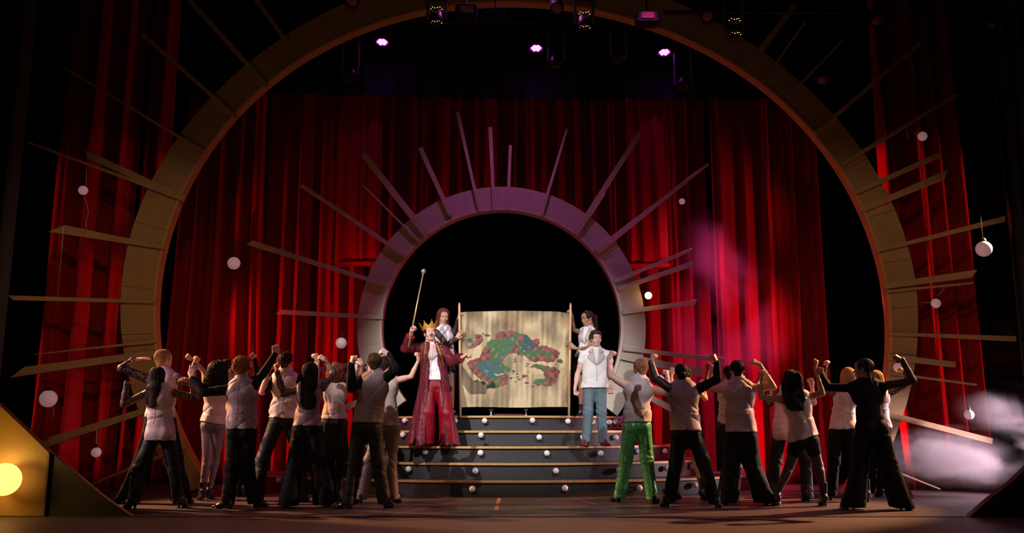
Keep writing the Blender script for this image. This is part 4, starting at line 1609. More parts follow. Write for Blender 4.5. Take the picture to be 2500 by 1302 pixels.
def person(sp):
    H = sp.get('H', 1.75)
    S = H / 1.75
    fem = sp.get('fem', False)
    A = 0.86 if fem else 1.0
    zb = sp.get('z', 0.0)
    bw = sp.get('bw', 1.0)
    # feet
    feet = []
    for (px, py, ang) in sp['feet']:
        if 'Y' in sp:
            p = at(px, py, sp['Y'] + sp.get('fdY', 0))
        else:
            p = on_z(px, py, zb)
        feet.append((np.array([p[0], p[1], zb]), ang))
    Y0 = sp.get('Y', (feet[0][0][1] + feet[1][0][1]) / 2)
    Y0 = sp.get('Yp', Y0)
    base = np.array([(feet[0][0][0] + feet[1][0][0]) / 2, Y0, zb])
    yaw = math.radians(sp.get('yaw', 0))
    fdir = np.array([math.sin(yaw), math.cos(yaw), 0])
    s = np.array([math.cos(yaw), -math.sin(yaw), 0])
    if s[0] < 0:
        s_img = -s
    else:
        s_img = s
    P = lambda q, dy=0.0: at(q[0], q[1], Y0 + dy)
    hip = P(sp['hip'])
    lean = sp.get('lean', 0.0)
    neck = P(sp['neck'], lean)
    head = P(sp['head'], lean + sp.get('hy', 0.0))
    tw = sp.get('twist', 0.0)
    sh = [P(sp['sh'][0], lean - tw), P(sp['sh'][1], lean + tw)]
    J = dict(S=S * (0.94 if fem else 1.0), s=s, f=fdir, fem=fem, hip=hip, neck=neck, bw=bw)
    J['waist'] = lerp(hip, neck, 0.36)
    J['chest'] = lerp(hip, neck, 0.72)
    hh = sp.get('heel', 0.02)
    ank = [p + np.array([0, 0, 0.075 + hh]) for p, _ in feet]
    hj = [hip - s_img * 0.085 * S - np.array([0, 0, 0.02]), hip + s_img * 0.085 * S - np.array([0, 0, 0.02])]
    kn = []
    for i in range(2):
        q = sp['knees'][i]
        kn.append(at(q[0], q[1], (hj[i][1] + ank[i][1]) / 2 + sp.get('kdy', 0.03) * fdir[1]))
    arms = []
    UA, FA = 0.295 * S * A ** 0.3, 0.262 * S * A ** 0.3
    for i, a in enumerate(sp['arms']):
        (e, es), (w_, ws), (h_, hs), kind = a[:4]
        E_ = solve(sh[i], e, UA, es, Y0)
        W_ = solve(E_, w_, FA, ws, Y0)
        HL = 0.085 * S
        Hd = solve(W_, h_, HL, hs, Y0) - W_
        Hd = Hd / np.linalg.norm(Hd)
        palm = a[4] if len(a) > 4 else (0.0, 1.0, 0.0)
        arms.append((E_, W_, Hd, kind, palm))
    # ---------------------------------------------------------------- body
    pts = [hip, neck, head, *sh, *ank, *kn] + [q for a in arms for q in (a[0], a[1])]
    rel = lambda p: np.array(p) - base
    J2 = {k_: (rel(v) if k_ in ('hip', 'neck', 'waist', 'chest') else v) for k_, v in J.items()}
    lo, hi = bbox([rel(p) for p in pts], 0.16)
    hq = sp.get('hq', 0.009)
    f = Field(lo, hi, hq)
    torso(f, J2, 0.0)
    Sa = S * A
    n_ = rel(neck)
    hc = rel(head)
    f.limb(n_ - np.array([0, 0, 0.03]), lerp(n_, hc, 0.6), 0.060 * Sa, 0.051 * Sa, 0.03)
    for i, (E_, W_, Hd, kind, palm) in enumerate(arms):
        a, e, w_ = rel(sh[i]), rel(E_), rel(W_)
        f.limb(n_ + (a - n_) * 0.15, a, 0.058 * S, 0.052 * Sa, 0.04)
        f.limb(rel(J['chest']) * 0.5 + n_ * 0.5 + (a - n_) * 0.5, a, 0.062 * S, 0.050 * Sa, 0.04)
        f.limb(a, e, 0.054 * Sa, 0.038 * Sa, 0.025)
        f.limb(lerp(a, e, 0.35), lerp(a, e, 0.6), 0.049 * Sa, 0.046 * Sa, 0.02)
        f.limb(e, w_, 0.039 * Sa, 0.0255 * Sa, 0.02)
        f.limb(lerp(e, w_, 0.15), lerp(e, w_, 0.45), 0.042 * Sa, 0.038 * Sa, 0.015)
        f.limb(w_, w_ + Hd * 0.02, 0.0262 * Sa, 0.025 * Sa, 0.01)
    for i in range(2):
        a, k_, n2 = rel(hj[i]), rel(kn[i]), rel(ank[i])
        f.limb(a, k_, 0.086 * S, 0.056 * S, 0.035)
        f.limb(k_, n2, 0.054 * S, 0.036 * S, 0.02)
        f.limb(lerp(k_, n2, 0.2) - fdir * 0.015, lerp(k_, n2, 0.5) - fdir * 0.01, 0.056 * S, 0.046 * S, 0.02)
        fa = math.radians(feet[i][1])
        fd = np.array([math.sin(fa), math.cos(fa), 0])
        f.limb(n2, n2 + fd * 0.10 - np.array([0, 0, 0.045]), 0.036, 0.028, 0.02)
    parts = [f.mesh()]
    for i, (E_, W_, Hd, kind, palm) in enumerate(arms):
        R = frame(Hd, palm)
        V, Q = TPL[kind]
        mir = -1 if (i == 0) == sp.get('flip', True) else 1
        if len(sp['arms'][i]) > 5:
            mir = sp['arms'][i][5]
        V = V * np.array([mir, 1, 1]) * (0.92 if fem else 1.04) * S * 1.08
        if mir < 0:
            Q = Q[:, ::-1]
        parts.append((xf(V, (R, rel(W_) + Hd * 0.004)), Q))
    # head
    hyaw = math.radians(sp.get('hyaw', sp.get('yaw', 0)))
    hp, hr = math.radians(sp.get('hpitch', 0)), math.radians(sp.get('hroll', 0))
    fy = np.array([math.sin(hyaw) * math.cos(hp), math.cos(hyaw) * math.cos(hp), math.sin(hp)])
    xx = np.array([math.cos(hyaw), -math.sin(hyaw), 0])
    zz = np.cross(xx, fy)
    xx2 = xx * math.cos(hr) + zz * math.sin(hr)
    zz2 = -xx * math.sin(hr) + zz * math.cos(hr)
    HR_ = np.array([xx2, fy, zz2]).T
    hs_ = sp.get('hs', 1.0) * S * (0.96 if fem else 1.0)
    HM = (HR_ * hs_, hc)
    V, Q = HEADS[sp.get('open', False)]
    parts.append((xf(V, HM), Q))
    down = sp.get('eyes') == 'down'
    for sx in (-1, 1):
        bm = bmesh.new()
        arc = lambda zz_, yy_, n_=7: [(sx * 0.031 + 0.0135 * math.cos(t), 0.0765 + yy_ * math.sin(t) - 0.004 * sx * math.cos(t), 0.001 + zz_ * math.sin(t)) for t in np.linspace(0, math.pi, n_)]
        bm_tube(bm, arc(0.0075, 0.0075), [0.0022, 0.0036, 0.0042, 0.0044, 0.0042, 0.0036, 0.0022], 6)
        bm_tube(bm, arc(-0.0085, 0.0065), [0.002, 0.003, 0.0034, 0.0034, 0.0034, 0.003, 0.002], 6)
        if down:
            bmesh.ops.create_uvsphere(bm, u_segments=12, v_segments=8, radius=0.0122, matrix=Matrix.Translation((sx * 0.031, 0.0745, 0.0015)))
        bm.verts.index_update()
        tri = [[v.index for v in fc.verts] for fc in bm.faces]
        VE = np.array([v.co[:] for v in bm.verts])
        QE = np.array([t_ if len(t_) == 4 else (t_ + [t_[-1]] if len(t_) == 3 else t_[:4]) for t_ in tri])
        bm.free()
        parts.append((xf(VE, HM), QE))
    V, Q = add_mesh(parts)
    body = obj('person', V, [[int(i) for i in dict.fromkeys(q_)] for q_ in Q.tolist()], M['skin_' + sp.get('skin', 'fair')], smooth=True, loc=tuple(base))
    tag(body, sp['label'], 'person')
    # ---------------------------------------------------------------- face
    for sx in (-1, 1):
        if down:
            bm = bmesh.new()
            bm_tube(bm, [(sx * 0.031 + 0.013 * math.cos(t), 0.0855 - 0.0035 * abs(math.cos(t)) - 0.003 * sx * math.cos(t), -0.0045 - 0.003 * math.sin(t)) for t in np.linspace(0, math.pi, 7)], 0.0014, 5)
            bm.verts.index_update()
            V = np.array([v.co[:] for v in bm.verts])
            Q = [[v.index for v in fc.verts] for fc in bm.faces]
            bm.free()
            obj('eyelashes', xf(V, HM), Q, M['iris'], body, True)
            continue
        ey = None
        for nm, m, c, r in (('eye', 'eye', (sx * 0.031, 0.0735, 0.001), 0.0112), ('iris', 'iris', (sx * 0.031 - 0.001, 0.0794, 0.001), 0.0062)):
            bm = bmesh.new()
            bmesh.ops.create_uvsphere(bm, u_segments=10, v_segments=8, radius=r, matrix=Matrix.Translation(c))
            bm.verts.index_update()
            V = np.array([v.co[:] for v in bm.verts])
            Q = [[v.index for v in fc.verts] for fc in bm.faces]
            bm.free()
            o_ = obj(nm, xf(V, HM), Q, M[m], ey or body, True)
            ey = ey or o_
    bm = bmesh.new()
    for sx in (-1, 1):
        bm_tube(bm, [(sx * 0.014, 0.0915, 0.021), (sx * 0.031, 0.0895, 0.0255), (sx * 0.047, 0.0790, 0.020)], [0.003, 0.0042, 0.0025], 6)
    bm.verts.index_update()
    V = np.array([v.co[:] for v in bm.verts])
    Q = [[v.index for v in fc.verts] for fc in bm.faces]
    bm.free()
    hcname = 'hair_' + sp['hair'][1]
    obj('eyebrows', xf(V, HM), Q, M[hcname], body, True)
    bm = bmesh.new()
    if sp.get('open'):
        bm_tube(bm, [(-0.020, 0.092, -0.066), (-0.010, 0.100, -0.052), (0, 0.102, -0.050), (0.010, 0.100, -0.052), (0.020, 0.092, -0.066), (0.010, 0.094, -0.080), (0, 0.095, -0.083),
                     (-0.010, 0.094, -0.080), (-0.020, 0.092, -0.066)], 0.0045, 6)
    else:
        bm_tube(bm, [(-0.025, 0.088, -0.060), (-0.01, 0.0965, -0.058), (0, 0.0965, -0.0595), (0.01, 0.0965, -0.058), (0.025, 0.088, -0.060)], [0.002, 0.0045, 0.004, 0.0045, 0.002], 6)
        bm_tube(bm, [(-0.022, 0.088, -0.062), (0, 0.0965, -0.067), (0.022, 0.088, -0.062)], [0.002, 0.0058, 0.002], 6)
    bm.verts.index_update()
    V = np.array([v.co[:] for v in bm.verts])
    Q = [[v.index for v in fc.verts] for fc in bm.faces]
    bm.free()
    obj('lips', xf(V, HM), Q, M['lip'], body, True)
    # ---------------------------------------------------------------- hair
    V, Q = get_hair(sp['hair'][0])
    if sp['hair'][0] in ('long', 'curlylong', 'wavylong', 'ponytail'):
        # long hair hangs straight down from the head
        sc_ = sp.get('hairlen', 1.0)
        V = V.copy()
        V[:, 2] = np.where(V[:, 2] < -0.1, -0.1 + (V[:, 2] + 0.1) * sc_, V[:, 2])
        Vh = xf(V, HM)
        dn = np.clip((-0.06 - V[:, 2]) / 0.15, 0, 1)[:, None]
        straight = V * hs_
        yawR = np.array([[math.cos(hyaw), math.sin(hyaw), 0], [-math.sin(hyaw), math.cos(hyaw), 0], [0, 0, 1]])
        Vs_ = straight @ np.array([xx, [math.sin(hyaw), math.cos(hyaw), 0], [0, 0, 1]]) + hc
        V = Vh * (1 - dn * 0.75) + Vs_ * dn * 0.75
        obj('hair', V, Q, M[hcname], body, True)
    else:
        obj('hair', xf(V, HM), Q, M[hcname], body, True)
    seed = sp.get('seed', 1)
    up = np.array([0, 0, 1.0])
    # ---------------------------------------------------------------- trousers, skirt, tights
    st = sp.get('pants', 'straight')
    rad = {'slim': (0.098, 0.070, 0.052, 0.050), 'straight': (0.102, 0.082, 0.078, 0.05), 'wide': (0.108, 0.104, 0.128, 0.035),
           'legging': (0.090, 0.060, 0.040, 0.06), 'jeans': (0.098, 0.078, 0.066, 0.05), 'shorts': (0.105, 0.085, 0.08, 0.05)}
    if st in rad:
        r0, r1, r2, hz = rad[st]
        ks = [rel(k_) for k_ in kn]
        an = [rel(a_) for a_ in ank]
        lo, hi = bbox([J2['waist'], *an, *ks, rel(hip)], 0.26)
        f = Field(lo, hi, 0.0095)
        g = 0.010
        f.limb(J2['hip'] - up * 0.02, lerp(J2['hip'], J2['waist'], 0.35), ((0.158 if fem else 0.150) * bw * J2['S'] + g, 0.108 * S + g), (0.135 * bw * S + g * 0.6, 0.095 * S + g * 0.6), 0.03, s)
        for sg in (-1, 1):
            f.ell(J2['hip'] - up * 0.03 + s * sg * 0.072 * S - fdir * 0.052 * S, (0.086 * S,) * 3, 0.04)
        for i in range(2):
            a = rel(hj[i])
            if st == 'shorts':
                f.limb(a, lerp(a, ks[i], 0.42), r0 * S, r1 * S * 1.1, 0.03)
                continue
            f.limb(a, ks[i], r0 * S, r1 * S, 0.035)
            low = an[i] - up * (0.02 if st == 'legging' else 0.20)
            f.limb(ks[i], low, r1 * S, r2 * (1.12 if st == 'wide' else 1.0) * S, 0.04)
            if st == 'legging':
                f.limb(lerp(ks[i], low, 0.15) - fdir * 0.015, lerp(ks[i], low, 0.45) - fdir * 0.012, 0.058 * S, 0.050 * S, 0.02)
        zc = (an[0][2] + an[1][2]) / 2 - 0.075 - hh + hz + (0 if st != 'legging' else 0.02)
        if st != 'shorts':
            f.plane_cut((0, 0, zc), (0, 0, -1))
        if st not in ('legging',):
            W1 = waves(seed + 3, 4, 9, 9, 12)
            W3 = waves(seed + 9, 3, 22, 22, 4)
            kz = (ks[0][2] + ks[1][2]) / 2
            amp = 0.010 if st in ('straight', 'jeans', 'slim') else 0.005

            def fn(x, y, z, W1=W1, W3=W3, kz=kz, amp=amp):
                m = np.exp(-((z - kz) / 0.17) ** 2) + 0.9 * np.exp(-((z - 0.13) / 0.10) ** 2) + 0.5 * np.exp(-((z - J2['hip'][2] + 0.06) / 0.09) ** 2) + 0.12
                n1 = fnoise(W1, x, y, z)
                r = np.exp(-np.abs(np.sin(z * 24 + 2.2 * n1 + x * 9)) * 3.0)
                v = 0.009 if st in ('wide',) else 0.0035
                return amp * m * (r - 0.3) + v * np.sin(fnoise(W3, x, y, z) * 3) * (z < kz + 0.35)
            f.disp(fn)
        V, Q = f.mesh()
        nm = {'legging': 'leggings', 'shorts': 'shorts', 'jeans': 'jeans'}.get(st, 'trousers')
        obj(nm, V, Q, M[sp.get('pm', 'black')], body, True)
        if sp.get('stripe'):
            bm = bmesh.new()
            for j in range(14):
                t = j / 13
                p = lerp(rel(kn[1]), rel(ank[1]), 0.15 + 0.78 * t) + np.array([0.115, -0.045, 0]) * (0.85 + 0.2 * t)
                bm_box(bm, (p[0] - 0.014, p[1] - 0.012, p[2] - 0.014), (p[0] + 0.010, p[1] + 0.012, p[2] + 0.014), 0.004)
            tag(bm_obj('side_stripe', bm, M['gold_metal'], body), 'gold beaded side stripe')
    if st in ('skirt', 'legging_skirt') or sp.get('skirt'):
        kz = sp.get('skirt_len', 0.42)
        a = J2['hip'] + up * 0.16
        b = J2['hip'] - up * kz
        lo, hi = bbox([a, b], 0.32)
        f = Field(lo, hi, 0.010)
        f.limb(a, b, (0.142 * bw * S, 0.11 * S), (sp.get('skirt_w', 0.19), 0.16), 0.03, s)
        for sg in (-1, 1):
            f.ell(J2['hip'] - up * 0.03 + s * sg * 0.072 * S - fdir * 0.052 * S, (0.100 * S,) * 3, 0.05)
            f.limb(rel(hj[0 if sg < 0 else 1]), J2['hip'] - up * kz * 0.8 + (rel(kn[0 if sg < 0 else 1]) - J2['hip']) * 0.35 * np.array([1, 1, 0]), 0.115 * S, 0.13 * S, 0.06)
        f.plane_cut(b + up * 0.03, (0, 0, -1))
        az = J2['hip']

        def fn2(x, y, z):
            th = np.arctan2(y - az[1], x - az[0])
            t = np.clip((az[2] + 0.05 - z) / kz, 0, 1)
            return 0.020 * t * np.sin(th * 13 + 2 * np.sin(z * 9)) + 0.012 * t * np.sin(th * 29 + z * 30) * (z < az[2] - kz * 0.35)
        f.disp(fn2)
        V, Q = f.mesh()
        obj('skirt', V, Q, M['black_satin'], body, True)
    if sp.get('tights'):
        ks = [rel(k_) for k_ in kn]
        an = [rel(a_) for a_ in ank]
        lo, hi = bbox([rel(hip), *an, *ks], 0.2)
        f = Field(lo, hi, 0.0105)
        for i in range(2):
            a = rel(hj[i])
            f.limb(a, ks[i], 0.091 * S, 0.060 * S, 0.03)
            f.limb(ks[i], an[i], 0.059 * S, 0.040 * S, 0.02)
            f.limb(lerp(ks[i], an[i], 0.2) - fdir * 0.015, lerp(ks[i], an[i], 0.5) - fdir * 0.01, 0.060 * S, 0.050 * S, 0.02)
        V, Q = f.mesh()
        obj('tights', V, Q, M[sp['tights']], body, True)
    # ---------------------------------------------------------------- shoes
    for i, (p, ang_) in enumerate(feet):
        a = math.radians(ang_)
        fd = np.array([math.sin(a), math.cos(a), 0])
        sd = np.array([math.cos(a), -math.sin(a), 0])
        c = rel(p)
        FL = (0.235 if fem else 0.27) * S
        bt = sp.get('boots', False)
        heelp = c - fd * 0.045
        ball = c + fd * (FL * 0.42)
        toe = c + fd * (FL * 0.72)
        top = rel(ank[i]) + (up * (0.16 if bt == 'tall' else 0.10) if bt else up * 0.0)
        lo, hi = bbox([heelp, toe, top, ball], 0.085)
        lo[2] = c[2] - 0.02
        f = Field(lo, hi, 0.0085)
        f.limb(heelp + up * (0.035 + hh), ball + up * 0.030, (0.034, 0.036), (0.046, 0.026), 0.02, sd)
        f.limb(ball + up * 0.028, toe + up * 0.022, (0.046, 0.027), (0.026 if not bt else 0.018, 0.018), 0.02, sd)
        f.limb(heelp + up * (0.05 + hh), rel(ank[i]), 0.036, 0.042, 0.03)
        f.limb(rel(ank[i]) + fd * 0.02, ball + up * 0.04, 0.038, 0.028, 0.03)
        if bt:
            f.limb(rel(ank[i]), top, 0.043, 0.054, 0.02)
            f.disp(folds(seed + i, 20, 20, 90, 0.004), 0.03)
            f.plane_cut(top, (0, 0, 1))
        if hh > 0.03:
            f.limb(heelp - fd * 0.005 + up * (hh + 0.02), heelp + up * 0.004, 0.026, 0.0125, 0.012)
        else:
            f.limb(heelp + up * 0.012, heelp + up * 0.03, 0.032, 0.034, 0.012)
        f.limb(ball - fd * 0.03 + up * 0.010, toe + up * 0.010, (0.042, 0.0095), (0.022, 0.0095), 0.01, sd)
        f.plane_cut(c + up * 0.001, (0, 0, -1), 0.002)
        V, Q = f.mesh()
        obj('boot' if bt else 'shoe', V, Q, M[sp.get('sm', 'boot' if bt else 'shoe')], body, True)
    # ---------------------------------------------------------------- vest
    if sp.get('vest'):
        hem_z = rel(P((sp['hip'][0], sp['hem'])))[2]
        lo, hi = bbox([J2['hip'], J2['neck'], rel(sh[0]), rel(sh[1])], 0.20)
        lo[2] = hem_z - 0.08
        f = Field(lo, hi, 0.0085)
        g = sp.get('vg', 0.024)
        torso(f, J2, g, k=0.04)
        w0 = 0.150 * bw * S + g
        hemc = np.array([J2['hip'][0], J2['hip'][1], hem_z])
        f.limb(J2['waist'], hemc - up * 0.05, ((0.118 if fem else 0.132) * bw * J2['S'] + g + 0.006, 0.09 * S + g), (w0 + 0.012, 0.118 * S + g), 0.03, s)
        for i in range(2):
            a = rel(sh[i])
            f.limb(J2['neck'] - up * 0.015, lerp(J2['neck'], a, 0.74), 0.072 * S, 0.060 * S, 0.04)
            f.limb(J2['chest'] + (a - J2['neck']) * 0.52, lerp(J2['neck'], a, 0.66), 0.075 * S, 0.055 * S, 0.04)
        if sp.get('boxy'):
            f.limb(J2['chest'], hemc - up * 0.05, ((0.158 + g) * S, 0.118 * S + g), (sp['boxy'], 0.15), 0.03, s)
        # open neck
        f.limb(J2['neck'] + up * 0.045 + fdir * 0.03, J2['neck'] + up * 0.14, 0.05 * Sa, 0.075 * Sa, 0.01, op='sub')
        for sg in (-1, 1):
            f.ell(J2['hip'] - up * 0.03 + s * sg * 0.066 * S - fdir * 0.044 * S, (0.100 * S,) * 3, 0.07)
        tilt_ = sp.get('hemtilt', 0.0)
        f.plane_cut(hemc, (tilt_, 0, -1), 0.004)
        WV = waves(seed + 5, 4, 6, 6, 10)
        WU = waves(seed + 6, 4, 9, 9, 26)
        wz = J2['waist'][2]
        fa_ = sp.get('fold', 1.0)
        az_ = J2['hip']

        def crease(v):
            return np.exp(-np.abs(np.sin(v)) * 3.2)

        def vf(x, y, z, WV=WV, WU=WU, wz=wz, fa_=fa_):
            n1 = fnoise(WV, x, y, z)
            n2 = fnoise(WU, x, y, z)
            band = np.exp(-((z - wz + 0.05 * n1) / 0.10) ** 2)
            dg = (x - az_[0]) * (1 if seed % 2 else -1)
            r1_ = crease((z - wz) * 19 + 1.3 * n1 + dg * 4)
            r2_ = crease((z - wz) * 9 - dg * 11 + 1.8 * n1 + seed)
            flare = np.sin(np.arctan2(y - az_[1], x - az_[0]) * 8 + seed + n1) * np.clip((wz - z) / 0.2, 0, 1)
            return fa_ * (0.010 * band * (r1_ - 0.35) + 0.011 * (r2_ - 0.3) + 0.0045 * n2) + 0.0025 * flare
        f.disp(vf)
        V, Q = f.mesh()
        obj('vest', V, Q, M[sp['vest']], body, True)
        if sp.get('band', True):
            # yoke seam and waist tab across the back
            pass
        # stand collar
        bm = bmesh.new()
        n = 28
        rows = []
        cN = J2['neck']
        nd = (hc - cN) / np.linalg.norm(hc - cN)
        xa = s
        ya = np.cross(nd, xa)
        for j, (rr, zz_) in enumerate(((0.082, 0.005), (0.078, 0.035), (0.073, 0.066), (0.066, 0.066), (0.070, 0.005))):
            rows.append([bm.verts.new(tuple(cN + (xa * math.cos(2 * math.pi * k_ / n) * rr * 1.12 + ya * math.sin(2 * math.pi * k_ / n) * rr) * Sa * 1.02 + nd * zz_)) for k_ in range(n)])
        for r0_, r1_ in zip(rows, rows[1:] + rows[:1]):
            for k_ in range(n):
                # leave the front of the collar open
                ph_ = 2 * math.pi * (k_ + 0.5) / n
                dv = xa * math.cos(ph_) + ya * math.sin(ph_)
                if np.dot(dv, fdir) > 0.86:
                    continue
                bm.faces.new((r0_[k_], r0_[(k_ + 1) % n], r1_[(k_ + 1) % n], r1_[k_]))
        bm_obj('collar', bm, M[sp.get('cm', sp['vest'])], body, True)
    if sp.get('top'):
        lo, hi = bbox([J2['hip'], J2['neck'], rel(sh[0]), rel(sh[1])], 0.20)
        f = Field(lo, hi, 0.0105)
        torso(f, J2, 0.010, k=0.03)
        for i in range(2):
            a = rel(sh[i])
            f.limb(J2['neck'] - up * 0.02, a, 0.064 * S, 0.060 * S, 0.04)
            f.limb(J2['chest'] + (a - J2['neck']) * 0.6, a, 0.085 * S, 0.062 * S, 0.05)
        f.disp(folds(seed, 10, 10, 30, 0.004))
        V, Q = f.mesh()
        obj('top', V, Q, M[sp['top']], body, True)
    # ---------------------------------------------------------------- sleeves
    for i, m in enumerate(sp.get('sleeves', (None, None))):
        if not m:
            continue
        if isinstance(m, str):
            m = (m, 1.0, 0.009)
        mm, end, g = m
        a, e, w_ = rel(sh[i]), rel(arms[i][0]), rel(arms[i][1])
        lo, hi = bbox([a, e, w_], 0.10 + g)
        f = Field(lo, hi, 0.0095)
        ra, rb, rc = 0.056 * Sa + g, 0.043 * Sa + g, 0.032 * Sa + g * 0.8
        ins = a + (rel(J['chest']) * 0.4 + n_ * 0.6 - a) * 0.25
        f.limb(ins, a, 0.060 * Sa + g, ra, 0.03)
        if end < 0.5:
            f.limb(a, lerp(a, e, end * 2), ra, lerp(ra, rb, end * 2), 0.02)
        else:
            f.limb(a, e, ra, rb, 0.02)
            f.limb(e, lerp(e, w_, (end - 0.5) * 2), rb, rc, 0.02)
            f.limb(lerp(e, w_, 0.12), lerp(e, w_, min(0.45, (end - 0.5) * 2)), 0.044 * Sa + g, 0.040 * Sa + g, 0.015)
        f.disp(folds(seed + 31 + i, 30, 30, 30, 0.0045 if g < 0.02 else 0.009), 0.03)
        V, Q = f.mesh()
        obj('sleeve', V, Q, M[mm], body, True)
    ctx = dict(J=J2, rel=rel, base=base, arms=arms, sh=[rel(q) for q in sh], HM=HM, hc=hc, body=body, s=s, f=fdir, S=S, hs=hs_, kn=[rel(q) for q in kn], ank=[rel(q) for q in ank], P=P, sp=sp)
    return ctx


UPF = (0.0, 0.9, 0.2)
TL, TR = (0.8, 0.5, 0.0), (-0.8, 0.5, 0.0)      # palms towards the head, left-hand and right-hand side of the picture
PEOPLE = []


def D(**k):
    PEOPLE.append(k)


# ---- left group
D(label='blond dancer at the far left, sequined sleeve bent behind the head, seen from behind', seed=11, H=1.80, heel=0.06, boots='short', skin='fair', hair=('short', 'blond'), hs=1.08,
  feet=[(300, 1230, -50), (446, 1230, 20)], knees=[(352, 1118), (425, 1118)], hip=(392, 1012), neck=(402, 908), head=(400, 879), hyaw=35, sh=[(364, 926), (436, 928)], hy=0.02,
  arms=[
      (((297, 900), 1), ((326, 879), 1), ((365, 873), 0), 'flat', (0.2, 0.4, -1)), (((470, 936), 1), ((474, 892), -1), ((485, 872), 0), 'fist', TR)],
  vest='vest', hem=1020, pants='wide', sleeves=('sequin', 'sequin'))
D(label='small dancer with long dark hair in front of the blond dancer, lace sleeves, legs apart', seed=12, H=1.66, fem=True, bw=1.12, heel=0.05, skin='tan', hair=('long', 'darkbrown'), hs=1.0,
  feet=[(323, 1243, -60), (441, 1240, 10)], knees=[(337, 1150), (427, 1150)], hip=(392, 1058), neck=(390, 943), head=(385, 920), hyaw=5, sh=[(358, 962), (424, 960)],
  arms=[(((302, 988), 0), ((309, 934), 0), ((333, 938), 0), 'relaxed', (0.3, 0.3, -1)), (((477, 972), 0), ((467, 930), 0), ((448, 922), 0), 'relaxed', (-0.5, 0, -1))],
  vest='vest', hem=1076, pants='straight', pm='black_satin', sleeves=('lace', 'lace'))
D(label='dancer with big black curly hair, grey leggings and silver heeled boots', seed=13, H=1.74, fem=True, heel=0.08, boots='short', skin='mid', hair=('curlylong', 'black'), hs=1.25, hairlen=0.45,
  feet=[(492, 1223, -30), (510, 1220, 0)], knees=[(505, 1128), (524, 1130)], hip=(521, 1035), neck=(530, 938), head=(532, 912), sh=[(504, 950), (560, 950)],
  arms=[(((497, 906), 1), ((470, 878), 1), ((454, 869), 0), 'fist', UPF), (((598, 930), 1), ((606, 900), 1), ((606, 880), 0), 'fist', UPF)],
  vest='vest', hem=1032, pants='legging', pm='legging', sleeves=(None, 'black'), hemtilt=-0.15)
D(label='dancer mostly hidden behind the red-haired curly dancer, dark smooth head and one raised fist', seed=14, H=1.74, fem=True, heel=0.08, boots='short', skin='fair', hair=('bun', 'darkbrown'),
  feet=[(580, 1213, 0), (597, 1213, 0)], knees=[(580, 1128), (597, 1128)], hip=(586, 1040), neck=(560, 922), head=(553, 896), sh=[(538, 935), (590, 935)],
  arms=[(((530, 960), 0), ((520, 930), 1), ((520, 915), 0), 'fist', UPF), (((629, 920), 1), ((622, 878), 1), ((610, 860), 0), 'fist', UPF)],
  vest='vest', hem=1035, pants='slim', sleeves=(None, 'black'))
D(label='dancer with glowing red-gold curly hair and grey-pink vest, arm reaching far left', seed=15, H=1.86, skin='fair', hair=('curly', 'redcurl'), hs=1.02,
  feet=[(553, 1243, -70), (630, 1240, 20)], knees=[(566, 1142), (604, 1140)], hip=(590, 1050), neck=(590, 930), head=(591, 899), hyaw=20, sh=[(562, 952), (616, 946)],
  arms=[(((500, 958), -1), ((470, 925), 1), ((470, 903), 0), 'relaxed', UPF), (((647, 906), 1), ((671, 866), 1), ((672, 846), 0), 'fist', UPF)],
  vest='vest_dark', hem=1047, pants='straight', sleeves=('black', 'black'))
D(label='dancer with curly brown hair and a bare elbow, left of the long black-haired dancer', seed=16, H=1.84, skin='fair', hair=('messy', 'brown'),
  feet=[(627, 1232, -20), (738, 1226, 10)], knees=[(640, 1124), (735, 1120)], hip=(693, 1024), neck=(698, 909), head=(697, 884), sh=[(668, 930), (728, 930)],
  arms=[(((640, 958), -1), ((655, 908), 1), ((664, 892), 0), 'fist', TL), (((770, 930), 1), ((776, 884), 1), ((770, 866), 0), 'fist', TR)],
  vest='vest', hem=1020, pants='straight', pm='black_satin', sleeves=(('black', 0.42, 0.014), ('black', 0.35, 0.014)), fold=1.6)
D(label='dancer with straight black hair to the waist, lace sleeves and wide black trousers', seed=17, H=1.76, fem=True, heel=0.07, skin='fair', hair=('long', 'black'), hs=1.05,
  feet=[(700, 1240, -20), (795, 1238, 20)], knees=[(722, 1140), (776, 1140)], hip=(750, 1042), neck=(757, 935), head=(757, 911), hyaw=-8, sh=[(728, 952), (786, 946)],
  arms=[(((692, 962), 0), ((677, 908), 0), ((671, 890), 0), 'fist', TL), (((815, 912), 1), ((795, 880), 1), ((778, 869), 0), 'fist', TR)],
  vest='vest_dark', hem=1041, pants='wide', sleeves=('lace', 'lace'), hairlen=1.1, boots='short')
D(label='dancer with big auburn hair and a ruffled black skirt over heeled boots', seed=18, H=1.70, fem=True, heel=0.07, boots='tall', skin='fair', hair=('bigcurl', 'auburn'), hs=1.08,
  feet=[(813, 1226, 0), (828, 1226, 5)], knees=[(806, 1130), (832, 1130)], hip=(815, 1030), neck=(820, 940), head=(820, 914), sh=[(798, 952), (842, 950)],
  arms=[(((775, 952), 1), ((775, 900), 1), ((768, 872), 0), 'fist', UPF), (((858, 952), 0), ((866, 908), 0), ((868, 890), 0), 'fist', UPF)],
  vest='vest', hem=1022, pants='none', skirt=True, skirt_len=0.55, skirt_w=0.20, tights='black', sleeves=('lace', None))
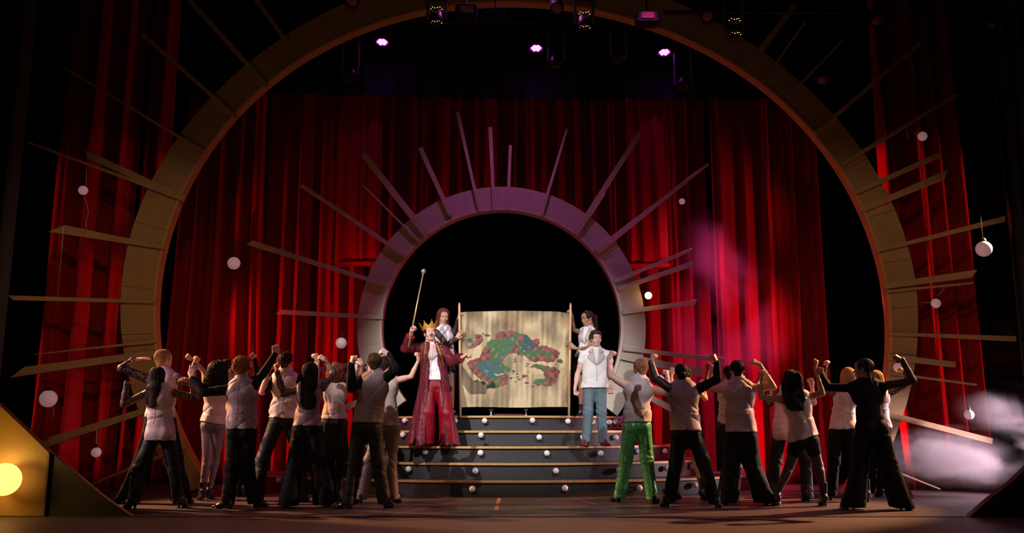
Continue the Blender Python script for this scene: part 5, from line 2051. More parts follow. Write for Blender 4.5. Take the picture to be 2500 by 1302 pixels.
D(label='dancer with short brown hair and black sleeves, left of the bare-backed dancer', seed=19, H=1.86, skin='fair', hair=('short', 'brown'), heel=0.03,
  feet=[(846, 1243, -60), (945, 1241, 10)], knees=[(866, 1130), (924, 1126)], hip=(896, 1040), neck=(917, 912), head=(913, 888), hyaw=-12, sh=[(884, 932), (940, 926)], hs=1.0,
  arms=[(((858, 946), -1), ((857, 892), 1), ((861, 872), 0), 'fist', TL), (((966, 904), -1), ((950, 868), 1), ((933, 856), 0), 'fist', TR)],
  vest='vest_dark', hem=1032, pants='straight', pm='black_satin', sleeves=(('black', 1.0, 0.016), ('black', 1.0, 0.012)), hemtilt=-0.05)
D(label='bare-backed dancer in a pink top, one bare fist raised in front of the king', seed=20, H=1.78, fem=True, skin='fair', hair=('short', 'darkbrown'), heel=0.05,
  feet=[(877, 1230, -40), (963, 1229, 20)], knees=[(902, 1128), (952, 1126)], hip=(945, 1040), neck=(943, 918), head=(941, 893), hyaw=30, sh=[(916, 934), (966, 930)],
  arms=[(((886, 938), 0), ((884, 892), 0), ((876, 874), 0), 'fist', TR), (((1004, 920), 0), ((1022, 880), 0), ((1021, 865), 0), 'fist', TR)],
  vest='vest', hem=1040, pants='straight', pm='legging', sleeves=('lace', None), bw=0.92)
# ---- right group
D(label='dancer in glittering green trousers, satin vest and bare arms, ginger hair', seed=21, H=1.86, skin='fair', hair=('short', 'ginger'), hs=1.0,
  feet=[(1506, 1226, -15), (1597, 1230, 20)], knees=[(1529, 1120), (1579, 1120)], hip=(1555, 1036), neck=(1560, 926), head=(1563, 900), hyaw=-25, sh=[(1533, 944), (1583, 948)],
  arms=[(((1490, 918), 0), ((1486, 876), 0), ((1494, 862), 0), 'fist', TL), (((1630, 962), -1), ((1630, 926), 1), ((1629, 911), 0), 'fist', TR)],
  vest='vest', hem=1031, pants='straight', pm='green', fold=1.3)
D(label='dancer with slicked black hair and sheer black sleeves, both fists raised high', seed=22, H=1.80, skin='mid', hair=('bun', 'black'), heel=0.06, boots='short', sm='boot',
  feet=[(1628, 1239, -10), (1752, 1242, 20)], knees=[(1650, 1130), (1716, 1126)], hip=(1674, 1052), neck=(1668, 934), head=(1663, 912), sh=[(1640, 952), (1698, 954)],
  arms=[(((1601, 926), 0), ((1589, 886), 0), ((1594, 872), 0), 'fist', TL), (((1751, 926), 0), ((1750, 886), 0), ((1745, 872), 0), 'fist', TR)],
  vest='vest_dark', hem=1051, pants='straight', sleeves=('mesh_dark', 'black'), bw=1.05)
D(label='hidden dancer with bare tanned legs and black boots between the green and dark trousers', seed=23, H=1.74, fem=True, skin='fair', hair=('bun', 'darkbrown'), heel=0.07, boots='tall', sm='boot',
  feet=[(1650, 1219, 30), (1716, 1222, 35)], knees=[(1662, 1132), (1700, 1130)], hip=(1680, 1040), neck=(1676, 940), head=(1674, 914), sh=[(1650, 952), (1702, 954)],
  arms=[(((1638, 940), 1), ((1640, 915), 1), ((1643, 902), 0), 'fist', UPF), (((1722, 974), 1), ((1716, 945), 1), ((1713, 928), 0), 'fist', UPF)],
  vest='vest', hem=1035, pants='none', skirt=True, skirt_len=0.34, skirt_w=0.16)
D(label='bare-armed man with dark swept hair, grey vest and wide black trousers', seed=24, H=1.84, skin='mid', hair=('short', 'black'),
  feet=[(1768, 1233, 0), (1876, 1234, 60)], knees=[(1783, 1130), (1834, 1128)], hip=(1809, 1054), neck=(1803, 930), head=(1800, 904), hyaw=10, sh=[(1776, 950), (1836, 948)],
  arms=[(((1735, 950), 0), ((1737, 914), 1), ((1738, 900), 0), 'fist', TL), (((1888, 946), 0), ((1856, 892), 0), ((1836, 880), 0), 'fist', (-0.3, 0.7, -0.4))],
  vest='vest_dark', hem=1055, pants='wide', bw=1.06)
D(label='dark-haired dancer half hidden behind the left shoulder of the bare-armed man', seed=25, H=1.74, fem=True, skin='dark', hair=('bun', 'black'), heel=0.06,
  feet=[(1775, 1222, 0), (1800, 1222, 10)], knees=[(1776, 1130), (1802, 1130)], hip=(1782, 1040), neck=(1780, 936), head=(1779, 913), sh=[(1756, 950), (1806, 952)],
  arms=[(((1720, 945), 1), ((1728, 905), 1), ((1733, 890), 0), 'fist', UPF), (((1845, 948), 1), ((1856, 925), 1), ((1858, 912), 0), 'fist', UPF)],
  vest='vest', hem=1036, pants='none', skirt=True, skirt_len=0.5, skirt_w=0.17, tights='sheer_leg', sleeves=(None, 'lace'))
D(label='leaning dancer with long wavy black hair, short black shorts and patent boots', seed=26, H=1.78, fem=True, skin='tan', hair=('wavylong', 'black'), heel=0.07, boots='tall', hs=1.15, hairlen=0.75,
  feet=[(1898, 1236, 0), (2013, 1237, 0)], knees=[(1927, 1140), (1998, 1136)], hip=(1963, 1072), neck=(1940, 958), head=(1933, 936), hroll=-8, sh=[(1908, 976), (1974, 968)],
  arms=[(((1858, 970), 0), ((1859, 930), 0), ((1861, 916), 0), 'relaxed', TL), (((2008, 962), 0), ((1990, 898), 0), ((1997, 878), 0), 'fist', TR)],
  vest='vest', hem=1070, pants='shorts', tights='sheer_leg', hemtilt=0.25, bw=1.1)
D(label='dancer in a white vest and dark slacks, mostly hidden behind the leaning dancer', seed=27, H=1.76, skin='fair', hair=('short', 'brown'), heel=0.06, boots='short',
  feet=[(1893, 1222, 0), (1972, 1226, 0)], knees=[(1893, 1128), (1966, 1128)], hip=(1918, 1050), neck=(1928, 945), head=(1930, 925), sh=[(1902, 962), (1950, 960)],
  arms=[(((1880, 985), 1), ((1875, 950), 1), ((1872, 935), 0), 'fist', UPF), (((1986, 984), 1), ((1982, 944), 1), ((1978, 926), 0), 'fist', UPF)],
  vest='vest', hem=1074, pants='straight', pm='black_satin', sleeves=('lace', None))
D(label='dancer with a wavy blond bob, lace sleeves and pale vest, behind the braided dancer', seed=28, H=1.74, fem=True, skin='fair', hair=('bob', 'blond'), heel=0.07, boots='tall', hs=1.05,
  feet=[(2027, 1222, 0), (2118, 1226, 10)], knees=[(2036, 1124), (2090, 1124)], hip=(2056, 1042), neck=(2068, 945), head=(2070, 921), sh=[(2040, 962), (2096, 962)],
  arms=[(((2008, 948), 0), ((2014, 898), 0), ((2018, 882), 0), 'fist', TL), (((2120, 975), 1), ((2125, 940), 1), ((2124, 920), 0), 'fist', UPF)],
  vest='vest', hem=1048, pants='straight', sleeves=('lace', 'lace'), bw=1.05)
D(label='braided dancer all in black with gold-striped wide trousers, nearest at right', seed=29, H=1.84, fem=True, skin='tan', hair=('braids', 'darkbrown'), heel=0.05, hs=1.1,
  feet=[(2078, 1244, -20), (2206, 1246, 60)], knees=[(2100, 1132), (2166, 1130)], hip=(2128, 1040), neck=(2114, 928), head=(2108, 902), hyaw=-55, sh=[(2080, 948), (2152, 944)],
  arms=[(((2022, 946), 0), ((2008, 918), 1), ((2003, 902), 0), 'fist', UPF), (((2228, 930), 0), ((2203, 880), 0), ((2186, 868), 0), 'fist', TR)],
  top='black', pants='wide', sleeves=('black', 'mesh_dark'), stripe=True, bw=1.12)
D(label='dancer with long fair hair and a grey vest, half hidden behind the braided dancer', seed=30, H=1.68, fem=True, skin='fair', hair=('long', 'blond'), heel=0.05,
  feet=[(2120, 1214, 0), (2150, 1214, 0)], knees=[(2128, 1128), (2156, 1128)], hip=(2146, 1042), neck=(2142, 948), head=(2139, 926), sh=[(2118, 962), (2170, 962)], hs=1.0, hairlen=0.9,
  arms=[(((2080, 965), 1), ((2085, 930), 1), ((2088, 915), 0), 'fist', UPF), (((2224, 932), 0), ((2208, 910), 1), ((2196, 903), 0), 'fist', UPF)],
  vest='vest', hem=1044, pants='straight', sleeves=(None, 'lace'))
# ---- on the stairs
KING = dict(label='king in a red brocade robe and gold crown, singing with a staff held high', seed=41, H=1.82, z=0.72, Y=14.42, yaw=172, hyaw=163, hpitch=12, hroll=-6, skin='fair', hair=('short', 'darkbrown'), open=True, hs=1.06,
            feet=[(1040, 1085, 200), (1096, 1084, 165)], knees=[(1044, 1010), (1090, 1010)], kdy=0.1, hip=(1064, 940), neck=(1052, 842), head=(1049, 815), sh=[(1024, 852), (1082, 857)], flip=False, fdY=-0.02,
            arms=[(((990, 850), -1), ((1003, 818), -1), ((1007, 803), 0), 'grip', (0.75, -0.65, 0)), (((1103, 884), -1), ((1128, 873), -1), ((1140, 865), 0), 'grip', (-0.2, 0.1, -1))],
            vest='vest_white', cm='lapel', hem=929, pants='wide', pm='red_pants', vg=0.014)
JEANS = dict(label='young man in a white sleeveless vest and teal jeans standing on the stairs, fists clenched', seed=42, H=1.76, z=0.72, Y=14.42, yaw=180, hyaw=168, skin='fair', hair=('curlytop', 'brown'), hs=1.04,
             feet=[(1430, 1086, 200), (1474, 1086, 160)], knees=[(1436, 1006), (1468, 1006)], hip=(1452, 944), neck=(1454, 854), head=(1455, 828), sh=[(1427, 868), (1483, 868)], flip=False,
             arms=[(((1410, 914), -1), ((1404, 948), -1), ((1403, 962), 0), 'fist', (0.9, -0.2, 0)), (((1494, 912), -1), ((1496, 944), -1), ((1495, 958), 0), 'fist', (-0.9, -0.2, 0))],
             vest='vest_white', cm='lapel', hem=948, pants='jeans', pm='denim', sm='shoe_red', vg=0.026, fdY=-0.02, boxy=0.225, fold=0.6,
             sleeves=(('vest_white', 0.16, 0.022), ('vest_white', 0.16, 0.022)))
WL = dict(label='woman with long auburn hair steadying the left pole of the painted map', seed=43, H=1.74, fem=True, z=1.2, Y=15.25, yaw=150, hyaw=160, hpitch=-14, skin='mid', hair=('long', 'auburn'), hs=1.1, eyes='down', hairlen=0.6,
          feet=[(1090, 1008, 160), (1103, 1008, 150)], knees=[(1088, 945), (1103, 945)], hip=(1092, 884), neck=(1083, 800), head=(1082, 774), sh=[(1066, 812), (1098, 808)], flip=False,
          twist=0.10, arms=[(((1092, 843, -0.25), 0), ((1113, 828, -0.33), 0), ((1121, 816, -0.34), 0), 'flat', (0.2, 1.0, 0.0)), (((1113, 812, -0.08), 0), ((1118, 780, -0.24), 0), ((1122, 764, -0.25), 0), 'grip', (0.9, 0.3, 0))],
          vest='vest_white', cm='lapel', hem=868, pants='none', skirt=True, skirt_len=0.18, skirt_w=0.15, tights='fishnet', sleeves=('mesh_dark', 'mesh_dark'))
WR = dict(label='woman with a dark curly ponytail steadying the right pole of the painted map', seed=44, H=1.74, fem=True, z=1.2, Y=15.25, yaw=215, hyaw=238, hpitch=-12, skin='tan', hair=('ponytail', 'darkbrown'), hs=1.12, eyes='down',
          feet=[(1420, 1009, 200), (1434, 1009, 190)], knees=[(1420, 948), (1436, 948)], hip=(1426, 888), neck=(1438, 803), head=(1434, 778), sh=[(1417, 812), (1452, 818)], flip=False,
          twist=-0.10, arms=[(((1400, 806, 0.0), 0), ((1397, 774, -0.22), 0), ((1393, 758, -0.25), 0), 'grip', (-0.9, 0.3, 0)), (((1434, 852, -0.26), 0), ((1405, 851, -0.31), 0), ((1394, 842, -0.32), 0), 'flat', (-0.2, 1.0, 0.0))],
          vest='vest_white', cm='lapel', hem=872, pants='none', skirt=True, skirt_len=0.2, skirt_w=0.15, tights='fishnet', boots='short')

UP = np.array([0, 0, 1.0])


from mathutils.bvhtree import BVHTree


def patch(c, vest, corners, m, name, off_=0.006, n=7, label=None, side=1):
    """cloth piece laid on the chest: four corners given as (sideways, height) from the neck, dropped on to the vest"""
    me = vest.data
    V = [v.co[:] for v in me.vertices]
    bvh = BVHTree.FromPolygons(V, [p.vertices[:] for p in me.polygons])
    nck, s, f = c['J']['neck'], c['s'], c['f'] * side
    bm = bmesh.new()
    A, B, C_, D_ = [np.array(q, float) for q in corners]
    g = []
    last = 0.12
    for i in range(n + 1):
        row = []
        for j in range(n + 1):
            u, v = i / n, j / n
            q = (A * (1 - u) + B * u) * (1 - v) + (D_ * (1 - u) + C_ * u) * v
            o_ = nck + s * q[0] + UP * q[1]
            hit = bvh.ray_cast(Vector(tuple(o_ + f * 0.5)), Vector(tuple(-f)), 0.5)
            dep = last if hit[0] is None else float(np.dot(np.array(hit[0][:]) - o_, f))
            last = dep
            row.append((o_, dep))
        g.append(row)
    a = [[bm.verts.new(tuple(o_ + f * (dp + off_))) for o_, dp in row] for row in g]
    b = [[bm.verts.new(tuple(o_ + f * (dp + off_ - 0.006))) for o_, dp in row] for row in g]
    for i in range(n):
        for j in range(n):
            bm.faces.new((a[i][j], a[i + 1][j], a[i + 1][j + 1], a[i][j + 1]))
            bm.faces.new((b[i][j], b[i][j + 1], b[i + 1][j + 1], b[i + 1][j]))
    for i in range(n):
        for (p, q) in (((i, 0), (i + 1, 0)), ((i + 1, n), (i, n)), ((0, i + 1), (0, i)), ((n, i), (n, i + 1))):
            bm.faces.new((a[p[0]][p[1]], b[p[0]][p[1]], b[q[0]][q[1]], a[q[0]][q[1]]))
    o = bm_obj(name, bm, m, c['body'], True)
    if label:
        tag(o, label)
    return o


def lapels(c, m, shirt=None, hem=-0.5):
    vest = [o for o in c['body'].children if o.name.startswith('vest')][0]
    if shirt:
        patch(c, vest, [(-0.045, 0.0), (0.045, 0.0), (0.012, -0.24), (-0.012, -0.24)], shirt, 'undershirt', 0.004, 8)
    for sg in (-1, 1):
        patch(c, vest, [(sg * 0.050, 0.01), (sg * 0.100, -0.05), (sg * 0.145, -0.135), (sg * 0.008, -0.265)], m, 'lapel', 0.012, 8)
        patch(c, vest, [(sg * 0.048, 0.018), (sg * 0.085, 0.01), (sg * 0.125, -0.045), (sg * 0.062, -0.060)], m, 'collar_wing', 0.020, 5)
    patch(c, vest, [(-0.006, -0.25), (0.006, -0.25), (0.006, hem), (-0.006, hem)], m, 'placket', 0.004, 8)


# ------------------------------------------------------------------ the dancers
for sp_ in PEOPLE:
    c = person(sp_)
    if sp_.get('vest') and sp_['seed'] not in (14, 23, 25, 27, 30):
        vest = [o for o in c['body'].children if o.name.startswith('vest')][0]
        L_ = float(c['J']['neck'][2] - c['J']['waist'][2])
        mm = M[sp_['vest']]
        patch(c, vest, [(-0.004, -0.06), (0.004, -0.06), (0.004, -L_ - 0.10), (-0.004, -L_ - 0.10)], mm, 'back_seam', 0.003, 9, side=-1)
        patch(c, vest, [(-0.075, -L_ + 0.008), (0.075, -L_ + 0.010), (0.075, -L_ - 0.018), (-0.075, -L_ - 0.020)], mm, 'waist_tab', 0.005, 9, side=-1)

# ------------------------------------------------------------------ king
c = person(KING)
J, rel, s, f, S, body = c['J'], c['rel'], c['s'], c['f'], c['S'], c['body']
lapels(c, M['lapel'], M['skin_fair'])
# robe: open-fronted coat flaring to the step
hemz = 0.03
lo, hi = bbox([J['hip'], J['neck'], *c['sh'], np.array([J['hip'][0], J['hip'][1], 0])], 0.48)
lo[2] = 0.0
hi[2] = J['neck'][2] + 0.12
F_ = Field(lo, hi, 0.0125)
torso(F_, J, 0.045, k=0.05)
for i in range(2):
    a = c['sh'][i]
    F_.limb(J['neck'] - UP * 0.03, a, 0.085, 0.085, 0.04)
hip = J['hip']
F_.limb(J['waist'], np.array([hip[0] - 0.01, hip[1] - 0.02, 0.0]), (0.19, 0.15), (0.40, 0.27), 0.06, s)
# hollow front
fr = lambda p, d: p + f * d
F_.limb(fr(J['neck'], 0.17) + UP * 0.14, fr(J['chest'], 0.20), (0.060, 0.11), (0.085, 0.11), 0.01, s, op='sub')
F_.limb(fr(J['chest'], 0.20), fr(J['waist'], 0.20), (0.085, 0.11), (0.105, 0.12), 0.01, s, op='sub')
F_.limb(fr(J['waist'], 0.20), fr(np.array([hip[0] + 0.015, hip[1], -0.1]), 0.20), (0.100, 0.14), (0.165, 0.32), 0.01, s, op='sub')
F_.limb(J['neck'] - UP * 0.02, J['neck'] + UP * 0.2, 0.075, 0.10, 0.01, op='sub')
F_.plane_cut((0, 0, hemz), (0, 0, -1))


def rfold(x, y, z):
    th = np.arctan2(y - hip[1], x - hip[0])
    t = np.clip((J['waist'][2] - z) / J['waist'][2], 0, 1)
    return 0.028 * t * np.sin(th * 9 + 0.8 * np.sin(z * 4)) + 0.004 * np.sin(th * 30 + z * 12)


F_.disp(rfold, 0.06)
V, Q = F_.mesh()
tag(obj('robe', V, Q, M['robe'], body, True), 'dark red brocade robe')
for i in range(2):
    a, e, w_ = c['sh'][i], rel(c['arms'][i][0]), rel(c['arms'][i][1])
    lo, hi = bbox([a, e, w_], 0.16)
    F_ = Field(lo, hi, 0.0105)
    F_.limb(a, e, 0.088, 0.078, 0.03)
    we = lerp(e, w_, 0.90)
    F_.limb(e, we, 0.076, 0.070 if i == 0 else 0.082, 0.03)
    d = (w_ - e) / np.linalg.norm(w_ - e)
    F_.plane_cut(lerp(e, w_, 0.93), d)
    F_.disp(folds(91 + i, 24, 24, 24, 0.009), 0.04)
    V, Q = F_.mesh()
    obj('sleeve', V, Q, M['robe'], body, True)
    bm = bmesh.new()
    bm_lathe(bm, [(0.066, -0.012), (0.076, 0.0), (0.060, 0.004), (0.045, -0.004)], 24, tuple(lerp(e, w_, 0.93)), tuple(d))
    tag(bm_obj('cuff', bm, M['robe_lining'], body, True), 'bright red cuff lining')
# gold embroidered edges
for sg in (-1, 1):
    bm = bmesh.new()
    pts = []
    for t in np.linspace(0, 1, 22):
        p = lerp(J['neck'] + UP * 0.02, J['waist'] + UP * 0.05, t)
        p = p + s * sg * (0.085 + 0.052 * min(1, t * 1.5)) + f * (0.095 + 0.055 * min(1, t * 2)) + UP * 0.004 * math.sin(t * 60)
        pts.append(p)
    for j, p in enumerate(pts[:-1]):
        if j < 11:
            bmesh.ops.create_icosphere(bm, subdivisions=1, radius=0.013 + 0.005 * (j % 2), matrix=Matrix.Translation(tuple(p)))
            if j % 3 == 1:
                bm_tube(bm, [tuple(p + s * sg * 0.012), tuple(p + s * sg * 0.035 + UP * 0.015 + f * -0.004), tuple(p + s * sg * 0.03 + UP * 0.04 - f * 0.004), tuple(p + s * sg * 0.012 + UP * 0.035)], 0.006, 6)
    bm_tube(bm, [tuple(p) for p in pts], 0.006, 6)
    tag(bm_obj('trim', bm, M['gold_metal'], body), 'gold embroidered robe edge')
# moustache
bm = bmesh.new()
for sx in (-1, 1):
    bm_tube(bm, [(0, 0.108, -0.044), (sx * 0.014, 0.103, -0.044), (sx * 0.028, 0.090, -0.052), (sx * 0.032, 0.086, -0.060)], [0.004, 0.0055, 0.004, 0.002], 6)
bm.verts.index_update()
V = np.array([v.co[:] for v in bm.verts])
Q = [[v.index for v in q.verts] for q in bm.faces]
bm.free()
obj('moustache', xf(V, c['HM']), Q, M['hair_darkbrown'], body, True)
# crown, worn on the head: its own thing
HM = c['HM']
cw = tag(empty('crown', tuple(c['base'] + xf(np.array([[0, -0.02, 0.085]]), HM)[0])), 'gold pointed crown worn tipped back on the head of the king', 'crown')
q0 = np.array(cw.location[:])
bm = bmesh.new()
n = 56
ri, ro = [], []
for k_ in range(n):
    a = 2 * math.pi * k_ / n
    pt = abs(((k_ % 8) / 8.0) - 0.5) * 2
    hz = 0.050 + 0.070 * (pt ** 1.5)
    fl = 0.026 * pt
    for lst, dr in ((ri, 0.0), (ro, 0.006)):
        lo_ = (math.cos(a) * (0.088 + dr), -0.018 + math.sin(a) * (0.104 + dr), 0.050)
        up_ = (math.cos(a) * (0.096 + dr + fl), -0.018 + math.sin(a) * (0.112 + dr + fl), 0.050 + hz)
        lst.append([bm.verts.new(tuple(xf(np.array([p]), HM)[0] + c['base'] - q0)) for p in (lo_, up_)])
for k_ in range(n):
    j = (k_ + 1) % n
    bm.faces.new((ro[k_][0], ro[j][0], ro[j][1], ro[k_][1]))
    bm.faces.new((ri[j][0], ri[k_][0], ri[k_][1], ri[j][1]))
    bm.faces.new((ri[k_][1], ro[k_][1], ro[j][1], ri[j][1]))
    bm.faces.new((ro[k_][0], ri[k_][0], ri[j][0], ro[j][0]))
bm_obj('band', bm, M['crown'], cw)
for k_ in range(7):
    a = 2 * math.pi * (k_ * 8) / n
    bm = bmesh.new()
    p = xf(np.array([(math.cos(a) * 0.127, -0.018 + math.sin(a) * 0.143, 0.172)]), HM)[0] + c['base'] - q0
    bmesh.ops.create_icosphere(bm, subdivisions=2, radius=0.008, matrix=Matrix.Translation(tuple(p)))
    bm_obj('bead', bm, M['crown'], cw, True)
    a += 2 * math.pi * 4 / n
    bm = bmesh.new()
    p = xf(np.array([(math.cos(a) * 0.099, -0.018 + math.sin(a) * 0.115, 0.078)]), HM)[0] + c['base'] - q0
    bmesh.ops.create_icosphere(bm, subdivisions=2, radius=0.008, matrix=Matrix.Translation(tuple(p)))
    bm_obj('jewel', bm, M['gel_red'], cw, True)
# staff, held in the raised fist
hand = c['arms'][0][1] + c['arms'][0][2] * 0.075 * S
palm = frame(c['arms'][0][2], c['arms'][0][4])[:, 1]
gp = hand + palm * 0.030
Yh = gp[1]
top_, bot_ = at(1034, 664, Yh + 0.05), at(997, 849, Yh - 0.03)
st = tag(empty('staff', tuple(gp)), 'long brass staff with a round knob held high by the king', 'staff')
dirn = (top_ - bot_) / np.linalg.norm(top_ - bot_)
bm = bmesh.new()
bm_tube(bm, [tuple(bot_ - gp), tuple(top_ - gp)], [0.014, 0.012], 12)
bm_obj('shaft', bm, M['grip_gold'], st, True)
bm = bmesh.new()
bm_lathe(bm, [(0.012, -0.05), (0.020, -0.045), (0.014, -0.03), (0.030, -0.018), (0.040, 0.0), (0.040, 0.016), (0.030, 0.034), (0.012, 0.046), (0.006, 0.054)], 16, tuple(top_ - gp), tuple(dirn))
bm_obj('knob', bm, M['grip_gold'], st, True)

# ------------------------------------------------------------------ young man in jeans
c = person(JEANS)
lapels(c, M['lapel'], M['shirt'])
J, f, s = c['J'], c['f'], c['s']
bm = bmesh.new()
bm_tube(bm, [tuple(xf(np.array([p]), c['HM'])[0]) for p in ((0.082, 0.0, -0.01), (0.078, 0.05, -0.04), (0.062, 0.085, -0.055))], 0.0035, 6)
bmesh.ops.create_icosphere(bm, subdivisions=1, radius=0.008, matrix=Matrix.Translation(tuple(xf(np.array([(0.060, 0.088, -0.056)]), c['HM'])[0])))
bm_obj('headset', bm, M['shirt'], c['body'], True)

for spc in (WL, WR):
    c = person(spc)
    lapels(c, M['lapel'], None, -0.4)
    hq = c['HM']
    if spc is WR:
        bm = bmesh.new()
        for k_ in range(7):
            a = -0.6 + 0.2 * k_
            p = xf(np.array([(math.sin(a) * 0.084, 0.02 + 0.01 * math.sin(k_ * 3), 0.035 + math.cos(a) * 0.082)]), hq)[0]
            bmesh.ops.create_icosphere(bm, subdivisions=1, radius=0.008, matrix=Matrix.Translation(tuple(p)))
        bm_obj('hair_clip', bm, M['gel_pale'], c['body'])

# ================================================================== the painted map on two poles
YM = 14.99
K = 320 / 1389.0


def cp(x, y):
    return 1100 + x * K, 730 + y * K


POLY = {
    'brown': [[(475, 370), (520, 340), (560, 350), (600, 345), (640, 330), (700, 352), (770, 372), (820, 390), (860, 440), (900, 422), (935, 430), (945, 470), (925, 495), (960, 500), (1010, 490), (1040, 515), (1080, 520),
               (1130, 545), (1155, 580), (1150, 620), (1110, 650), (1060, 680), (1000, 665), (940, 660), (900, 672), (850, 665), (820, 640), (780, 605), (720, 600), (690, 580), (650, 570), (600, 600), (560, 640), (545, 680),
               (580, 710), (640, 750), (600, 790), (610, 850), (600, 900), (540, 930), (460, 945), (370, 950), (380, 925), (430, 890), (340, 865), (290, 835), (240, 790), (200, 745), (170, 690), (190, 660), (250, 640), (310, 620),
               (330, 570), (350, 520), (380, 500), (400, 450), (470, 420)],
              [(840, 715), (900, 690), (980, 700), (1050, 715), (1120, 730), (1155, 770), (1140, 830), (1120, 880), (1060, 930), (980, 925), (900, 910), (865, 890), (900, 870), (960, 855), (1010, 830), (1000, 790), (970, 760), (920, 745)],
              [(250, 385), (300, 365), (350, 400), (355, 435), (310, 480), (260, 510), (200, 535), (175, 530), (215, 480), (270, 440)]],
    'green': [[(380, 480), (430, 430), (490, 425), (500, 460), (540, 440), (560, 420), (640, 400), (700, 370), (780, 375), (830, 400), (860, 450), (890, 490), (860, 520), (900, 550), (930, 590), (900, 640), (850, 640), (790, 600),
               (740, 590), (700, 540), (740, 480), (700, 450), (660, 520), (640, 560), (600, 590), (560, 630), (520, 660), (560, 690), (640, 740), (600, 780), (560, 820), (500, 820), (510, 870), (440, 880), (400, 850), (350, 820),
               (330, 780), (280, 740), (265, 700), (300, 680), (400, 640), (450, 620), (400, 560), (440, 520), (390, 520)],
              [(880, 530), (940, 535), (1000, 560), (1060, 570), (1080, 600), (1060, 625), (1010, 615), (970, 590), (930, 570)],
              [(370, 950), (440, 895), (520, 880), (560, 895), (520, 920), (450, 940)],
              [(850, 715), (900, 705), (980, 715), (1050, 750), (1020, 760), (960, 745), (900, 730)],
              [(865, 885), (900, 855), (980, 845), (1050, 840), (1050, 860), (980, 885), (910, 900)]],
}
ELLG = [(200, 437, 38, 20), (387, 387, 28, 16), (1157, 660, 30, 22), (275, 872, 25, 13), (350, 895, 32, 15), (665, 765, 20, 10), (705, 798, 16, 8), (665, 790, 10, 5), (710, 830, 14, 8), (720, 860, 18, 9), (640, 840, 18, 12),
        (690, 880, 12, 6), (810, 892, 28, 14), (875, 930, 18, 9), (825, 690, 18, 8), (805, 717, 14, 7), (755, 852, 12, 5), (345, 372, 10, 8), (905, 665, 18, 7), (1120, 697, 12, 6)]
ELLB = [(785, 822, 35, 18), (683, 667, 18, 12), (1010, 800, 26, 30)]
RIV = [[(470, 670), (520, 620), (550, 540), (600, 480), (690, 430), (720, 395), (770, 400), (775, 440)], [(780, 470), (800, 510), (860, 540), (930, 570)]]


def inpoly(X, Y, poly):
    c_ = np.zeros(X.shape, bool)
    n_ = len(poly)
    for i in range(n_):
        x0, y0 = poly[i]
        x1, y1 = poly[(i + 1) % n_]
        if y0 == y1:
            continue
        m = ((Y >= y0) != (Y >= y1)) & (X < (x1 - x0) * (Y - y0) / (y1 - y0) + x0)
        c_ ^= m
    return c_


NU, NV = 420, 360
U = np.linspace(0, 1, NU)[None, :] * np.ones((NV, 1))
W = np.linspace(0, 1, NV)[:, None] * np.ones((1, NU))
cxp = 92 + U * (1262 - 92)
cyp = 138 + W * (1150 - 138)
cyp = cyp - 10 * (1 - W) * np.sin(U * math.pi) + (1 - W) * 22 * np.clip((U - 0.9) / 0.1, 0, 1) * 0.6 - 4 * W * np.sin(U * 9)
flatX, flatY = cxp, cyp
WN = waves(3, 8, 0.9, 0.9, 0)
WM = waves(4, 8, 0.11, 0.11, 0)
WB = waves(8, 8, 0.022, 0.022, 0)
WS = waves(9, 7, 0.12, 0.010, 0)
jx = flatX + 1.3 * fnoise(WN, flatX, flatY, 0) + 5 * fnoise(WM, flatX, flatY, 0)
jy = flatY + 1.3 * fnoise(WN, flatY, flatX, 0) + 5 * fnoise(WM, flatY, flatX, 0)
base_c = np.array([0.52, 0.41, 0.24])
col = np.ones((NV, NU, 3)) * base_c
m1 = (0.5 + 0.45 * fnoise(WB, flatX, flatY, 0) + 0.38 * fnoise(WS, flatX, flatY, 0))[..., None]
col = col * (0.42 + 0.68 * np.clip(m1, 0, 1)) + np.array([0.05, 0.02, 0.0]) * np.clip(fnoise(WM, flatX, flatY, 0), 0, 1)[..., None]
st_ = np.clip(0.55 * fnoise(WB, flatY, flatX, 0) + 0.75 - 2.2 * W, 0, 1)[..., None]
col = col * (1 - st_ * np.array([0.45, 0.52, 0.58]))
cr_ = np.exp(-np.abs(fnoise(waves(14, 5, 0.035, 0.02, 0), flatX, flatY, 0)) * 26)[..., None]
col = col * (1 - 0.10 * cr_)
n3 = fnoise(WN, jx, jy, 0)[..., None]
n4 = fnoise(WM, jx, jy, 0)[..., None]
for p in POLY['brown']:
    m = inpoly(jx, jy, p)
    cc = np.array([0.18, 0.052, 0.038]) + np.array([0.07, 0.03, 0.02]) * n4 + np.array([0.035, 0.012, 0.01]) * n3 + 0.05 * np.clip(fnoise(waves(15, 6, 0.3, 0.3, 0), jx, jy, 0), 0, 1)[..., None]
    col[m] = np.clip(cc, 0.01, 1)[m]
gr = np.array([0.045, 0.14, 0.05]) + np.array([-0.02, 0.025, 0.02]) * n4 + np.array([0.035, 0.035, 0.0]) * n3
gr2 = np.array([0.04, 0.11, 0.11]) + np.array([0.02, 0.03, 0.02]) * n3
for i, p in enumerate(POLY['green']):
    m = inpoly(jx, jy, p)
    col[m] = np.clip(gr, 0.01, 1)[m]
    if i == 0:
        m2 = m & (np.hypot((jx - 400) / 140, (jy - 740) / 90) < 1 + 0.3 * n4[..., 0])
        col[m2] = np.clip(gr2, 0.01, 1)[m2]
        m2 = m & (np.hypot((jx - 830) / 90, (jy - 470) / 90) < 1 + 0.3 * n4[..., 0])
        col[m2] = np.clip(gr2 * 0.75, 0.01, 1)[m2]
        m2 = m & (n4[..., 0] > 1.1)
        col[m2] = (np.array([0.30, 0.16, 0.08]) + 0.04 * n3)[m2]
